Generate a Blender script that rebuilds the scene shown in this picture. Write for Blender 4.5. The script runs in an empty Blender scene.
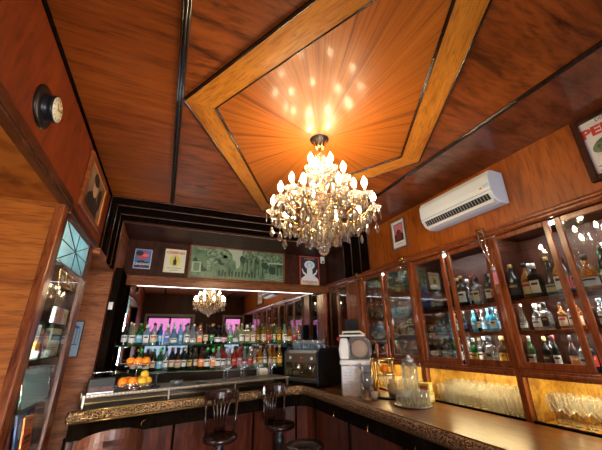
import bpy, bmesh, math, random
from math import pi, sin, cos, radians as RAD
from mathutils import Vector as V, Matrix as M, Euler
SC = bpy.context.scene
COL = SC.collection
# ---------------------------------------------------------------- camera
cam = bpy.data.objects.new('camera', bpy.data.cameras.new('camera'))
COL.objects.link(cam)
cam.data.sensor_fit = 'HORIZONTAL'; cam.data.sensor_width = 36.0
cam.data.lens = 303.4426 / 602 * 36.0
cam.data.clip_start = 0.02
ya, pa, ra = -0.40959245, -0.36080175, -0.01517102
_ca, _sa, _cb, _sb, _cc, _sc = cos(ya), sin(ya), cos(pa), sin(pa), cos(ra), sin(ra)
_R = M(((_cc, -_sc, 0), (_sc, _cc, 0), (0, 0, 1))) @ M(((1, 0, 0), (0, _cb, -_sb), (0, _sb, _cb))) @ M(((_ca, 0, _sa), (0, 1, 0), (-_sa, 0, _ca)))
AX, AZ, AY = _R @ V((1, 0, 0)), _R @ V((0, -1, 0)), _R @ V((0, 0, 1))
def _w(v): return V((AX.dot(v), AY.dot(v), AZ.dot(v)))
_r, _u, _b = _w(V((1, 0, 0))), _w(V((0, -1, 0))), _w(V((0, 0, -1)))
cam.matrix_world = M(((_r.x, _u.x, _b.x, 0), (_r.y, _u.y, _b.y, 0), (_r.z, _u.z, _b.z, 1.65), (0, 0, 0, 1)))
SC.camera = cam
# ---------------------------------------------------------------- world, daylight, exposure
W = bpy.data.worlds.new('sky'); SC.world = W; W.use_nodes = True
_bg = W.node_tree.nodes['Background']; _bg.inputs[0].default_value = (.62, .80, 1, 1); _bg.inputs[1].default_value = 1.6
def area(name, loc, rot, sx, sy, power, col):
    l = bpy.data.lights.new(name, 'AREA'); l.shape = 'RECTANGLE'; l.size = sx; l.size_y = sy; l.energy = power; l.color = col
    o = bpy.data.objects.new(name, l); COL.objects.link(o); o.location = loc; o.rotation_euler = rot; return o
area('daylight_door', (.15, -1.75, .48), (RAD(90), 0, 0), 1.2, .65, 75, (1, .95, .90))
area('daylight_window', (2.1, -1.75, 1.02), (RAD(90), 0, 0), .5, .22, 25, (1, .95, .90))
SC.view_settings.view_transform = 'Standard'; SC.view_settings.look = 'None'
SC.view_settings.exposure = 1.15; SC.view_settings.gamma = 1.0; SC.view_settings.use_curve_mapping = False
cy = SC.cycles
cy.transparent_max_bounces = 40; cy.max_bounces = 12; cy.glossy_bounces = 6; cy.transmission_bounces = 10; cy.diffuse_bounces = 4
cy.caustics_reflective = False; cy.caustics_refractive = False; cy.sample_clamp_indirect = 4.0
random.seed(7)
# ---------------------------------------------------------------- materials
MATS = {}
def nmat(name):
    m = bpy.data.materials.new(name); m.use_nodes = True; MATS[name] = m
    return m, m.node_tree.nodes, m.node_tree.links, m.node_tree.nodes['Principled BSDF']
def c4(c): return (c[0], c[1], c[2], 1)
def pm(name, col, rough=.4, metal=0., coat=0., emit=None, es=0.):
    m, N, L, p = nmat(name)
    p.inputs['Base Color'].default_value = c4(col); p.inputs['Roughness'].default_value = rough
    p.inputs['Metallic'].default_value = metal; p.inputs['Coat Weight'].default_value = coat
    if emit: p.inputs['Emission Color'].default_value = c4(emit); p.inputs['Emission Strength'].default_value = es
    return m
def noisy(name, c1, c2, scale=20, rough=.4, metal=0., bump=0., vec=(1, 1, 1), lo=.35, hi=.65, kind='noise'):
    m, N, L, p = nmat(name)
    tc = N.new('ShaderNodeTexCoord'); mp = N.new('ShaderNodeMapping'); mp.inputs['Scale'].default_value = vec
    L.new(tc.outputs['Object'], mp.inputs[0])
    if kind == 'noise':
        t = N.new('ShaderNodeTexNoise'); t.inputs['Detail'].default_value = 6; o = t.outputs['Fac']
    else:
        t = N.new('ShaderNodeTexVoronoi'); o = t.outputs['Distance']
    t.inputs['Scale'].default_value = scale; L.new(mp.outputs[0], t.inputs['Vector'])
    r = N.new('ShaderNodeValToRGB'); r.color_ramp.elements[0].color = c4(c1); r.color_ramp.elements[1].color = c4(c2)
    r.color_ramp.elements[0].position = lo; r.color_ramp.elements[1].position = hi
    L.new(o, r.inputs[0]); L.new(r.outputs[0], p.inputs['Base Color'])
    p.inputs['Roughness'].default_value = rough; p.inputs['Metallic'].default_value = metal
    if bump:
        b = N.new('ShaderNodeBump'); b.inputs['Strength'].default_value = bump; b.inputs['Distance'].default_value = .01
        L.new(o, b.inputs['Height']); L.new(b.outputs[0], p.inputs['Normal'])
    return m
def wood(name, dark, mid, light, vec=(1, 1, 1), scale=3., rough=.35, coat=.3, radial=False, streak=.5, blotch=1.2, bump=.06, dist=.6, lo=.30, hi=.72, spec=.4):
    """varnished veneer: stretched grain + slow blotches + dark streaks"""
    m, N, L, p = nmat(name)
    tc = N.new('ShaderNodeTexCoord'); mp = N.new('ShaderNodeMapping'); mp.inputs['Scale'].default_value = vec
    src = tc.outputs['Object']
    if radial:
        sx = N.new('ShaderNodeSeparateXYZ'); L.new(src, sx.inputs[0])
        at = N.new('ShaderNodeMath'); at.operation = 'ARCTAN2'; L.new(sx.outputs[1], at.inputs[0]); L.new(sx.outputs[0], at.inputs[1])
        ln = N.new('ShaderNodeVectorMath'); ln.operation = 'LENGTH'; L.new(src, ln.inputs[0])
        cb = N.new('ShaderNodeCombineXYZ'); L.new(ln.outputs['Value'], cb.inputs[0]); L.new(at.outputs[0], cb.inputs[1]); src = cb.outputs[0]
    L.new(src, mp.inputs[0])
    n1 = N.new('ShaderNodeTexNoise'); n1.inputs['Scale'].default_value = scale; n1.inputs['Detail'].default_value = 8; n1.inputs['Roughness'].default_value = .6; n1.inputs['Distortion'].default_value = dist
    L.new(mp.outputs[0], n1.inputs['Vector'])
    r1 = N.new('ShaderNodeValToRGB'); e = r1.color_ramp.elements
    e[0].position = lo; e[0].color = c4(dark); e[1].position = hi; e[1].color = c4(light); k = e.new(.47); k.color = c4(mid)
    L.new(n1.outputs['Fac'], r1.inputs[0])
    n2 = N.new('ShaderNodeTexNoise'); n2.inputs['Scale'].default_value = blotch; n2.inputs['Detail'].default_value = 3; L.new(tc.outputs['Object'], n2.inputs['Vector'])
    r2 = N.new('ShaderNodeValToRGB'); r2.color_ramp.elements[0].position = .35; r2.color_ramp.elements[0].color = (.5, .46, .42, 1); r2.color_ramp.elements[1].position = .62; r2.color_ramp.elements[1].color = (1, 1, 1, 1)
    L.new(n2.outputs['Fac'], r2.inputs[0])
    mx = N.new('ShaderNodeMix'); mx.data_type = 'RGBA'; mx.blend_type = 'MULTIPLY'; mx.inputs[0].default_value = streak
    L.new(r1.outputs[0], mx.inputs['A']); L.new(r2.outputs[0], mx.inputs['B'])
    n3 = N.new('ShaderNodeTexNoise'); n3.inputs['Scale'].default_value = scale * 4.5; n3.inputs['Detail'].default_value = 4; n3.inputs['Distortion'].default_value = .4; L.new(mp.outputs[0], n3.inputs['Vector'])
    r3 = N.new('ShaderNodeValToRGB'); r3.color_ramp.elements[0].position = .33; r3.color_ramp.elements[0].color = (.42, .34, .28, 1); r3.color_ramp.elements[1].position = .52; r3.color_ramp.elements[1].color = (1, 1, 1, 1); L.new(n3.outputs['Fac'], r3.inputs[0])
    m3 = N.new('ShaderNodeMix'); m3.data_type = 'RGBA'; m3.blend_type = 'MULTIPLY'; m3.inputs[0].default_value = .65; L.new(mx.outputs['Result'], m3.inputs['A']); L.new(r3.outputs[0], m3.inputs['B'])
    L.new(m3.outputs['Result'], p.inputs['Base Color'])
    p.inputs['Roughness'].default_value = rough; p.inputs['Coat Weight'].default_value = coat; p.inputs['Coat Roughness'].default_value = .12; p.inputs['Specular IOR Level'].default_value = spec
    b = N.new('ShaderNodeBump'); b.inputs['Strength'].default_value = bump; b.inputs['Distance'].default_value = .01
    L.new(n1.outputs['Fac'], b.inputs['Height']); L.new(b.outputs[0], p.inputs['Normal'])
    return m
def glass(name, tint, refl=1.0, rough=.02, haze=0.):
    """thin clear glass: tinted see-through plus mirror reflection by fresnel"""
    m = bpy.data.materials.new(name); m.use_nodes = True; MATS[name] = m
    N, L = m.node_tree.nodes, m.node_tree.links; N.clear()
    o = N.new('ShaderNodeOutputMaterial'); t = N.new('ShaderNodeBsdfTransparent'); g = N.new('ShaderNodeBsdfGlossy'); x = N.new('ShaderNodeMixShader'); f = N.new('ShaderNodeFresnel')
    t.inputs[0].default_value = c4(tint); g.inputs[0].default_value = (1, 1, 1, 1); g.inputs['Roughness'].default_value = rough; f.inputs[0].default_value = 1.5
    mu = N.new('ShaderNodeMath'); mu.operation = 'MULTIPLY'; mu.inputs[1].default_value = refl; mu.use_clamp = True
    L.new(f.outputs[0], mu.inputs[0]); L.new(mu.outputs[0], x.inputs[0]); L.new(t.outputs[0], x.inputs[1]); L.new(g.outputs[0], x.inputs[2]); L.new(x.outputs[0], o.inputs[0])
    if haze:
        h = N.new('ShaderNodeMixShader'); h.inputs[0].default_value = haze; a = N.new('ShaderNodeBsdfDiffuse'); b = N.new('ShaderNodeBsdfTranslucent'); q = N.new('ShaderNodeAddShader'); a.inputs[0].default_value = b.inputs[0].default_value = (tint[0] * .6, tint[1] * .6, tint[2] * .6, 1)
        L.new(a.outputs[0], q.inputs[0]); L.new(b.outputs[0], q.inputs[1]); L.new(x.outputs[0], h.inputs[1]); L.new(q.outputs[0], h.inputs[2]); L.new(h.outputs[0], o.inputs[0])
    return m
# ---------------------------------------------------------------- mesh builder
class MB:
    def __init__(s): s.v = []; s.f = []; s.sm = []; s.x = M.Identity(4)
    def at(s, loc=(0, 0, 0), rot=(0, 0, 0)): s.x = M.Translation(V(loc)) @ Euler(rot).to_matrix().to_4x4(); return s
    def add(s, vs, fs, sm=False):
        n = len(s.v); s.v += [s.x @ V(v) for v in vs]; s.f += [tuple(i + n for i in f) for f in fs]; s.sm += [sm] * len(fs); return s
    def box(s, x0, x1, y0, y1, z0, z1):
        return s.add([(x0, y0, z0), (x1, y0, z0), (x1, y1, z0), (x0, y1, z0), (x0, y0, z1), (x1, y0, z1), (x1, y1, z1), (x0, y1, z1)],
                     [(3, 2, 1, 0), (4, 5, 6, 7), (0, 1, 5, 4), (1, 2, 6, 5), (2, 3, 7, 6), (3, 0, 4, 7)])
    def prism(s, pts, z0, z1, plane='xy'):
        n = len(pts); A = sum(pts[i][0] * pts[(i + 1) % n][1] - pts[(i + 1) % n][0] * pts[i][1] for i in range(n))
        if A < 0: pts = pts[::-1]
        def m(a, b, c): return (a, b, c) if plane == 'xy' else ((a, c, b) if plane == 'xz' else (c, a, b))
        vs = [m(a, b, z0) for a, b in pts] + [m(a, b, z1) for a, b in pts]
        fs = [tuple(range(n))[::-1], tuple(range(n, 2 * n))] + [(i, (i + 1) % n, (i + 1) % n + n, i + n) for i in range(n)]
        if plane == 'xz': fs = [f[::-1] for f in fs]
        return s.add(vs, fs)
    def lathe(s, prof, n=16, c=(0, 0, 0), cap=True, a0=0., a1=2 * pi, sm=True):
        full = abs(a1 - a0) > 6.28; k = n if full else n + 1
        vs = [(c[0] + r * cos(a0 + (a1 - a0) * j / n), c[1] + r * sin(a0 + (a1 - a0) * j / n), c[2] + z) for r, z in prof for j in range(k)]
        fs = []
        for i in range(len(prof) - 1):
            for j in range(n if full else n):
                j2 = (j + 1) % k; fs.append((i * k + j, i * k + j2, (i + 1) * k + j2, (i + 1) * k + j))
        s.add(vs, fs, sm)
        if cap and full:
            b = len(s.v) - len(vs); m = len(prof) - 1
            if prof[0][0] > 1e-4: s.f.append(tuple(b + j for j in range(k))[::-1]); s.sm.append(False)
            if prof[m][0] > 1e-4: s.f.append(tuple(b + m * k + j for j in range(k))); s.sm.append(False)
        return s
    def tube(s, pts, r, n=8, closed=False, sm=True):
        pts = [V(p) for p in pts]; m = len(pts); rs = r if isinstance(r, (list, tuple)) else [r] * m; vs = []; up = None
        for i, p in enumerate(pts):
            a = pts[(i - 1) % m] if (closed or i > 0) else p; b = pts[(i + 1) % m] if (closed or i < m - 1) else p
            d = (b - a).normalized()
            if up is None: up = V((0, 0, 1)) if abs(d.z) < .9 else V((1, 0, 0))
            e1 = (up - d * up.dot(d)); e1 = e1.normalized() if e1.length > 1e-6 else d.orthogonal().normalized(); up = e1; e2 = d.cross(e1)
            vs += [p + (e1 * cos(2 * pi * j / n) + e2 * sin(2 * pi * j / n)) * rs[i] for j in range(n)]
        fs = []
        for i in range(m if closed else m - 1):
            i2 = (i + 1) % m
            for j in range(n): j2 = (j + 1) % n; fs.append((i * n + j, i * n + j2, i2 * n + j2, i2 * n + j))
        if not closed: fs += [tuple(range(n))[::-1], tuple((m - 1) * n + j for j in range(n))]
        return s.add(vs, fs, sm)
    def ball(s, c, r, n=12, m=8, sq=(1, 1, 1)):
        vs = [(c[0], c[1], c[2] - r * sq[2])]; fs = []
        for i in range(1, m):
            t = pi * i / m
            vs += [(c[0] + r * sq[0] * sin(t) * cos(2 * pi * j / n), c[1] + r * sq[1] * sin(t) * sin(2 * pi * j / n), c[2] - r * sq[2] * cos(t)) for j in range(n)]
        vs.append((c[0], c[1], c[2] + r * sq[2])); e = len(vs) - 1
        for j in range(n):
            j2 = (j + 1) % n; fs.append((0, 1 + j2, 1 + j)); fs.append((e, e - n + j, e - n + j2))
            for i in range(m - 2): a = 1 + i * n; fs.append((a + j, a + j2, a + n + j2, a + n + j))
        return s.add(vs, fs, True)
    def sweep(s, path, prof, sm=False, closed_prof=True):
        """extrude a (out, up) profile along a horizontal path, 'out' to the right of travel"""
        path = [V((p[0], p[1], 0)) for p in path]; z = [0] * len(path); n = len(prof); vs = []
        for i, p in enumerate(path):
            d1 = (p - path[i - 1]).normalized() if i else (path[1] - p).normalized(); d2 = (path[i + 1] - p).normalized() if i < len(path) - 1 else d1
            n1 = V((d1.y, -d1.x, 0)); n2 = V((d2.y, -d2.x, 0)); nn = (n1 + n2).normalized(); k = 1 / max(.3, nn.dot(n1))
            vs += [p + nn * (o * k) + V((0, 0, u)) for o, u in prof]
        fs = []
        for i in range(len(path) - 1):
            for j in range(n): j2 = (j + 1) % n; fs.append((i * n + j, (i + 1) * n + j, (i + 1) * n + j2, i * n + j2))
        fs += [tuple(range(n)), tuple((len(path) - 1) * n + j for j in range(n))[::-1]]
        return s.add(vs, fs, sm)
    def mesh(s, name):
        me = bpy.data.meshes.new(name); me.from_pydata(s.v, [], s.f); me.polygons.foreach_set('use_smooth', s.sm); me.update(); return me
def ob(name, b, mat, par=None, bev=0., world=False):
    me = b if isinstance(b, bpy.types.Mesh) else None
    if me is None:
        if world and par is not None: o_ = V(par.location); b.v = [v - o_ for v in b.v]
        me = b.mesh(name)
    if not me.materials and mat: me.materials.append(MATS[mat])
    o = bpy.data.objects.new(name, me); COL.objects.link(o)
    if par is not None: o.parent = par
    if bev:
        d = o.modifiers.new('bevel', 'BEVEL'); d.width = bev; d.segments = 2; d.limit_method = 'ANGLE'
    return o
def tag(o, label, cat, group=None, kind=None):
    o['label'] = label; o['category'] = cat
    if group: o['group'] = group
    if kind: o['kind'] = kind
    return o
def thing(name, label, cat, loc=(0, 0, 0), rot=(0, 0, 0), group=None):
    o = bpy.data.objects.new(name, None); o.empty_display_size = .05; COL.objects.link(o); o.location = loc; o.rotation_euler = rot
    return tag(o, label, cat, group)
def S(name, b, mat, bev=0.):
    o = ob(name, b, mat, None, bev); o['kind'] = 'structure'; return o
def dup(root, loc, rz=0., label=None, group=None):
    r = root.copy(); COL.objects.link(r); r.location = loc; r.rotation_euler = (root.rotation_euler[0], root.rotation_euler[1], rz)
    if label: r['label'] = label
    if group: r['group'] = group
    for ch in list(root.children):
        c = ch.copy(); COL.objects.link(c); c.parent = r
        for g in list(ch.children):
            d = g.copy(); COL.objects.link(d); d.parent = c
    return r
def text(s, size, par, loc, mat, name='lettering', bold=0., sx=1., rot=(0, 0, 0), ext=.0006):
    cu = bpy.data.curves.new('t', 'FONT'); cu.body = s; cu.size = size; cu.align_x = 'CENTER'; cu.align_y = 'CENTER'; cu.extrude = ext; cu.offset = bold; cu.resolution_u = 2
    t = bpy.data.objects.new('t', cu); COL.objects.link(t); bpy.context.view_layer.update()
    me = bpy.data.meshes.new_from_object(t.evaluated_get(bpy.context.evaluated_depsgraph_get())); bpy.data.objects.remove(t)
    me.name = name; me.materials.clear(); me.materials.append(MATS[mat])
    o = bpy.data.objects.new(name, me); COL.objects.link(o); o.parent = par; o.location = loc; o.scale = (sx, 1, 1); o.rotation_euler = rot; return o
BACK, LEFT, RIGHT = (RAD(90), 0, 0), (RAD(90), 0, RAD(90)), (RAD(90), 0, RAD(-90))
ORD = ['', 'first', 'second', 'third', 'fourth', 'fifth', 'sixth', 'seventh', 'eighth', 'ninth', 'tenth', 'eleventh', 'twelfth', 'thirteenth', 'fourteenth', 'fifteenth', 'sixteenth', 'seventeenth', 'eighteenth', 'nineteenth']
_T = {2: 'twent', 3: 'thirt', 4: 'fort', 5: 'fift', 6: 'sixt'}
def nth(n):
    if n < 20: return ORD[n]
    return _T[n // 10] + 'ieth' if n % 10 == 0 else _T[n // 10] + 'y-' + ORD[n % 10]
# palette
wood('ceiling_veneer', (.11, .020, .003), (.30, .064, .008), (.42, .105, .013), (.6, 9, 1), 2.0, .42, .08, dist=.3, lo=.2, hi=.8, streak=.7, blotch=.9)
wood('ceiling_figured', (.05, .011, .003), (.28, .064, .010), (.42, .105, .016), (1.0, 5, 1), 2.0, .40, .1, dist=1.3, lo=.3, hi=.7, streak=.75, blotch=1.1)
wood('ceiling_radial', (.15, .034, .004), (.37, .100, .011), (.46, .140, .017), (.7, 9, 1), 2.0, .36, .16, radial=True, streak=.35, dist=.25, lo=.3, hi=.76)
wood('band_wood', (.32, .092, .008), (.52, .185, .019), (.62, .24, .030), (1.2, 8, 1), 2.2, .34, .15, streak=.3, dist=.3)
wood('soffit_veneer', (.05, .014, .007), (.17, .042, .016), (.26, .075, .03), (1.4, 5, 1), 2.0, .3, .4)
wood('wall_veneer', (.20, .045, .004), (.42, .108, .011), (.52, .150, .018), (7, 7, 1), 1.4, .42, .08, streak=.55, lo=.2, hi=.8)
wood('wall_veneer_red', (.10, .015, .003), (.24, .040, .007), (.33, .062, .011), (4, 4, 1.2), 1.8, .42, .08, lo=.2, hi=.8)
wood('reveal_wood', (.26, .064, .007), (.52, .145, .015), (.62, .195, .026), (.8, .8, 9), 2.4, .5, .05, streak=.3)
wood('dark_panel', (.022, .006, .003), (.055, .015, .007), (.08, .024, .010), (3, 3, 1), 2.4, .45, 0, spec=.2)
wood('black_wood', (.005, .003, .002), (.010, .006, .004), (.018, .010, .007), (6, 2, 2), 3, .5, .0, spec=0)
wood('moulding', (.030, .009, .004), (.085, .024, .009), (.14, .043, .016), (4, 2, 4), 3, .28, .4)
wood('frame_wood', (.11, .022, .006), (.28, .070, .018), (.40, .12, .033), (9, 9, 1.5), 3, .3, .35)
wood('beam_wood', (.10, .025, .008), (.24, .075, .022), (.34, .12, .04), (1.5, 9, 9), 3, .3, .3)
wood('pillar_wood', (.20, .060, .018), (.50, .17, .055), (.60, .23, .085), (1.5, 1.5, 10), 1.7, .45, .05, streak=.6)
wood('bar_front', (.03, .006, .003), (.10, .020, .008), (.17, .040, .015), (7, 7, .9), 2.2, .3, .25)
wood('counter_top', (.07, .022, .006), (.20, .068, .020), (.28, .11, .038), (5, 1.4, 5), 2.2, .30, .12)
wood('stool_wood', (.010, .004, .003), (.032, .010, .007), (.065, .020, .011), (3, 3, 6), 3, .25, .5)
wood('niche_wood', (.30, .14, .02), (.58, .33, .06), (.70, .46, .10), (2, 6, 2), 3, .4, .1)
wood('chair_wood', (.03, .009, .004), (.10, .028, .012), (.15, .045, .018), (2, 8, 2), 3, .45, .05)
noisy('carved_brass', (.03, .014, .006), (.55, .33, .16), 75, .30, .8, 1, (1, 1, 1), .25, .6, 'vor')
noisy('stone_top', (.07, .055, .042), (.22, .18, .14), 22, .4)
noisy('floor_tile', (.06, .05, .045), (.14, .11, .09), 6, .35)
noisy('added_facade', (.30, .30, .32), (.46, .45, .44), 2, .8); noisy('street', (.25, .25, .26), (.4, .4, .4), 4, .8)
pm('brass', (.62, .40, .13), .25, 1); pm('old_brass', (.40, .25, .085), .3, 1); pm('gilt', (.80, .55, .20), .25, 1)
pm('chrome', (.75, .76, .78), .12, 1); pm('steel', (.50, .50, .52), .3, 1); pm('bronze_steel', (.42, .34, .26), .42, 1)
pm('black', (.006, .006, .007), .35); pm('black_matt', (.012, .012, .012), .6); pm('dark_metal', (.03, .03, .033), .35, .6)
pm('white', (.80, .80, .78), .4); pm('ac_white', (.64, .74, .84), .35); pm('paper', (.78, .79, .82), .7); pm('cream', (.70, .66, .48), .6); pm('grey', (.30, .31, .33), .5); pm('machine_grey', (.28, .34, .37), .35)
pm('ink', (.02, .02, .025), .6); pm('pencil', (.35, .36, .42), .7); pm('red_ink', (.50, .035, .03), .6); pm('blue_ink', (.06, .19, .46), .6); pm('poster_red', (.62, .06, .045), .6); pm('yellow_ink', (.66, .55, .10), .6)
pm('orange_peel', (.90, .24, .012), .45); pm('lemon_peel', (.90, .48, .03), .45); pm('orange_cover', (.85, .17, .03), .5); pm('teal_tray', (.36, .64, .72), .3, .35); pm('light_blue', (.40, .60, .78), .5); pm('navy', (.05, .10, .22), .5); pm('maroon', (.16, .03, .03), .5); pm('pink', (.80, .30, .55), .5)
pm('mirror', (.80, .80, .80), .015, 1)
pm('lead', (.05, .055, .06), .4, .7); pm('skin_tone', (.62, .36, .20), .6)
noisy('leaded_glass', (.25, .55, .62), (.80, .95, .97), 9, .12)
_n = MATS['leaded_glass'].node_tree; _t = _n.nodes.new('ShaderNodeBsdfTranslucent'); _t.inputs[0].default_value = (.55, .88, .92, 1); _m = _n.nodes.new('ShaderNodeMixShader'); _m.inputs[0].default_value = .5; _n.links.new(_n.nodes['Principled BSDF'].outputs[0], _m.inputs[1]); _n.links.new(_t.outputs[0], _m.inputs[2]); _n.links.new(_m.outputs[0], _n.nodes['Material Output'].inputs[0])
wood('bead_wood', (.006, .003, .002), (.014, .008, .005), (.03, .016, .010), (6, 2, 2), 3, .25, .6, spec=.5)
pm('bulb_glow', (1, .8, .5), .4, emit=(1, .76, .45), es=62.); pm('candle_sleeve', (.85, .75, .5), .5)
pm('added_shelf_light', (1, 1, 1), .4, emit=(1, .95, .86), es=45.); pm('added_case_light', (1, 1, 1), .4, emit=(1, .95, .86), es=170.); pm('cool_strip', (1, 1, 1), .4, emit=(.86, .93, 1), es=42.); pm('added_mirror_glow', (1, 1, 1), .4, emit=(.86, .93, 1), es=7.); pm('led_strip', (1, 1, 1), .4, emit=(1, .76, .36), es=30.)
m_, N_, L_, p_ = nmat('crystal'); p_.inputs['Base Color'].default_value = (1, .98, .93, 1); p_.inputs['Roughness'].default_value = .02; p_.inputs['Transmission Weight'].default_value = .97; p_.inputs['IOR'].default_value = 1.6
_x = N_.new('ShaderNodeMixShader'); _x.inputs[0].default_value = .18; _d = N_.new('ShaderNodeBsdfTranslucent'); _d.inputs[0].default_value = (.95, .88, .70, 1); L_.new(p_.outputs[0], _x.inputs[1]); L_.new(_d.outputs[0], _x.inputs[2]); L_.new(_x.outputs[0], N_['Material Output'].inputs[0])
m_, N_, L_, p_ = nmat('awning_cloth'); p_.inputs['Base Color'].default_value = (.85, .22, .55, 1)
t_ = N_.new('ShaderNodeBsdfTranslucent'); t_.inputs[0].default_value = (1, .48, .64, 1); L_.new(t_.outputs[0], N_['Material Output'].inputs[0])
glass('pane', (.93, .95, .95), .9); glass('window_pane', (.95, .97, 1), .6)
glass('shelf_glass', (.55, .85, .72), 1.2)
glass('g_clear', (.84, .88, .89), 1.6, .02, .16); glass('g_amber', (.80, .40, .07), 1.5, .02, .2); glass('g_gold', (.9, .62, .12), 1.5, .02, .2); glass('g_green', (.10, .55, .14), 1.5, .02, .15); glass('g_blue', (.08, .30, .85), 1.5, .02, .35); glass('g_sky', (.50, .78, .95), 1.5, .02, .25); glass('g_red', (.8, .06, .05), 1.5, .02, .3); glass('g_pale', (.85, .88, .55), 1.5, .02, .2); glass('g_wine', (.97, .97, .92), 1.0, .02, .14); glass('g_aqua', (.10, .62, .80), 1.5, .02, .5); glass('pane_soft', (.95, .96, .96), .22)
pm('g_dark', (.008, .012, .008), .08); pm('g_brown', (.03, .012, .006), .08)
for n_, c_ in dict(l_white=(.72, .72, .68), l_cream=(.66, .58, .40), l_black=(.015, .015, .018), l_red=(.48, .03, .03), l_yellow=(.75, .50, .05), l_orange=(.80, .26, .03), l_blue=(.04, .13, .42), l_sky=(.20, .48, .72), l_green=(.05, .26, .07), l_gold=(.55, .38, .12), l_pink=(.62, .22, .30), l_neon=(.07, .72, .15)).items(): pm(n_, c_, .5)
# ================================================================ SETTING
CZ, XL, XR, YB, YF = 3.06, -.67, 2.45, 4.6, -1.5
S('floor', MB().box(-1.8, 3.0, YF - .2, YB + .1, -.05, 0), 'floor_tile')
S('ceiling', MB().box(XL - .2, 3.0, YF - .2, 3.33, CZ, CZ + .08), 'ceiling_veneer')
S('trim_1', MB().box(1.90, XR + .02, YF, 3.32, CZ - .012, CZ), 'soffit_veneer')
cx, cyy = .875, 1.64
OUT = {'L': (-.06, cyy), 'F': (cx, .02), 'R': (1.81, cyy), 'B': (cx, 3.14)}
INN = {'L': (.125, cyy), 'F': (cx, .34), 'R': (1.625, cyy), 'B': (cx, 2.91)}
S('trim_0', MB().box(-.065, 1.87, YF, 3.32, CZ - .002, CZ + .01), 'ceiling_figured')
pan = S('trim_2', MB().prism([(INN[k][0] - .9, INN[k][1] - 1.7) for k in 'LFRB'], CZ - .004, CZ + .002), 'ceiling_radial'); pan.location = (.9, 1.7, 0)
def bead(name, pts, r, mat='black_wood', closed=False): return S(name, MB().tube(pts, r, 8, closed), mat)
k_ = 3
for a, b in ('LF', 'FR', 'RB', 'BL'):
    (x0, y0), (x1, y1) = OUT[a], OUT[b]; d = V((x1 - x0, y1 - y0, 0)); L = d.length; ang = math.atan2(d.y, d.x); R2 = M.Rotation(-ang, 3, 'Z')
    q = [R2 @ (V((p[0], p[1], 0)) - V((x0, y0, 0))) for p in (OUT[a], OUT[b], INN[b], INN[a])]
    o = S(f'trim_{k_}', MB().prism([(p.x, p.y) for p in q], CZ - .016, CZ), 'band_wood'); o.location = (x0, y0, 0); o.rotation_euler = (0, 0, ang); k_ += 1
for D, r in ((OUT, .0052), (INN, .0048)):
    b = MB()
    for a, e in ('LF', 'FR', 'RB', 'BL'):
        b.tube([(*D[a], CZ - .016), (*D[e], CZ - .016)], r, 8)
        ins = .011 if D is OUT else -.011
        f = lambda p: (cx + (p[0] - cx) * (1 + ins * .9), cyy + (p[1] - cyy) * (1 + ins * .9), CZ - .008)
        b.tube([f(D[a]), f(D[e])], r * .8, 8)
    S(f'trim_{k_}', b, 'bead_wood'); k_ += 1
for xm in (-.088, 1.885):
    b = MB()
    for dx, r in ((-.015, .006), (0, .009), (.015, .006)): b.tube([(xm + dx, YF, CZ - .008), (xm + dx, 3.32, CZ - .008)], r, 8)
    S(f'trim_{k_}', b, 'bead_wood'); k_ += 1
b = MB().tube([(XL + .005, YF, CZ - .005), (XL + .005, 3.32, CZ - .005)], .012, 8); S(f'trim_{k_}', b, 'black_wood'); k_ += 1
# stepped dark portal over the bar
ys = [3.32, 3.5, 3.7, 3.9, 4.6]; zs = [3.05, 3.032, 3.005, 2.98]; xl = [-.650, -.618, -.604, -.598]; xr = [2.44, 2.425, 2.41, 2.395]
for i in range(4):
    S(f'trim_{k_}', MB().box(XL - .1, XR + .1, ys[i], ys[i + 1], zs[i], CZ + .08), 'black_wood' if i < 3 else 'dark_panel', .004); k_ += 1
    if i < 3:
        S(f'trim_{k_}', MB().box(XL - .2, xl[i], ys[i], ys[i + 1], 2.405, zs[i]).box(xr[i], XR + .2, ys[i], ys[i + 1], 2.50, zs[i]), 'black_wood', .004); k_ += 1
    e = MB().tube([(xl[i], ys[i] - .004, 2.41), (xl[i], ys[i] - .004, zs[i]), (xr[i], ys[i] - .004, zs[i]), (xr[i], ys[i] - .004, 2.51)], .006, 6)
    S(f'trim_{k_}', e, 'moulding'); k_ += 1
# left wall
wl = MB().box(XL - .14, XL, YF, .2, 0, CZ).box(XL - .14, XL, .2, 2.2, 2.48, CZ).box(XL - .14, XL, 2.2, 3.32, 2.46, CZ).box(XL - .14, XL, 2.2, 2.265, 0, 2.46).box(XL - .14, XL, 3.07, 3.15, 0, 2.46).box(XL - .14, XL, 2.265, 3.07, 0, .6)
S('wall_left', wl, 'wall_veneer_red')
S('wall_left.001', MB().box(XL - .9, -.598, 3.97, 4.65, 0, 2.40).box(XL - .2, -.598, 3.9, 4.65, 2.40, 3.0), 'pillar_wood')
S('wall_left.002', MB().box(-1.75, -.672, 2.185, 2.26, 0, 2.48).box(-1.75, -.672, .14, .2, 0, 2.48), 'reveal_wood')
S('wall_left.003', MB().box(-1.80, -1.72, .1, 2.3, 0, 2.55).box(-1.55, -1.5, 3.0, 4.1, 0, 2.45).box(-1.5, -.85, 3.1, 3.15, 0, 2.45), 'pillar_wood')
S('ceiling.001', MB().box(-1.75, -.672, .14, 2.2, 2.47, 2.54), 'reveal_wood')
S('ceiling.002', MB().box(-1.5, -.62, 3.14, 4.0, 2.402, 2.45), 'pillar_wood')
S(f'trim_{k_}', MB().box(XL - .02, XL + .022, .2, 2.255, 2.478, 2.535).box(XL - .03, XL + .016, .2, 2.22, 2.46, 2.482), 'moulding', .006); k_ += 1
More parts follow.
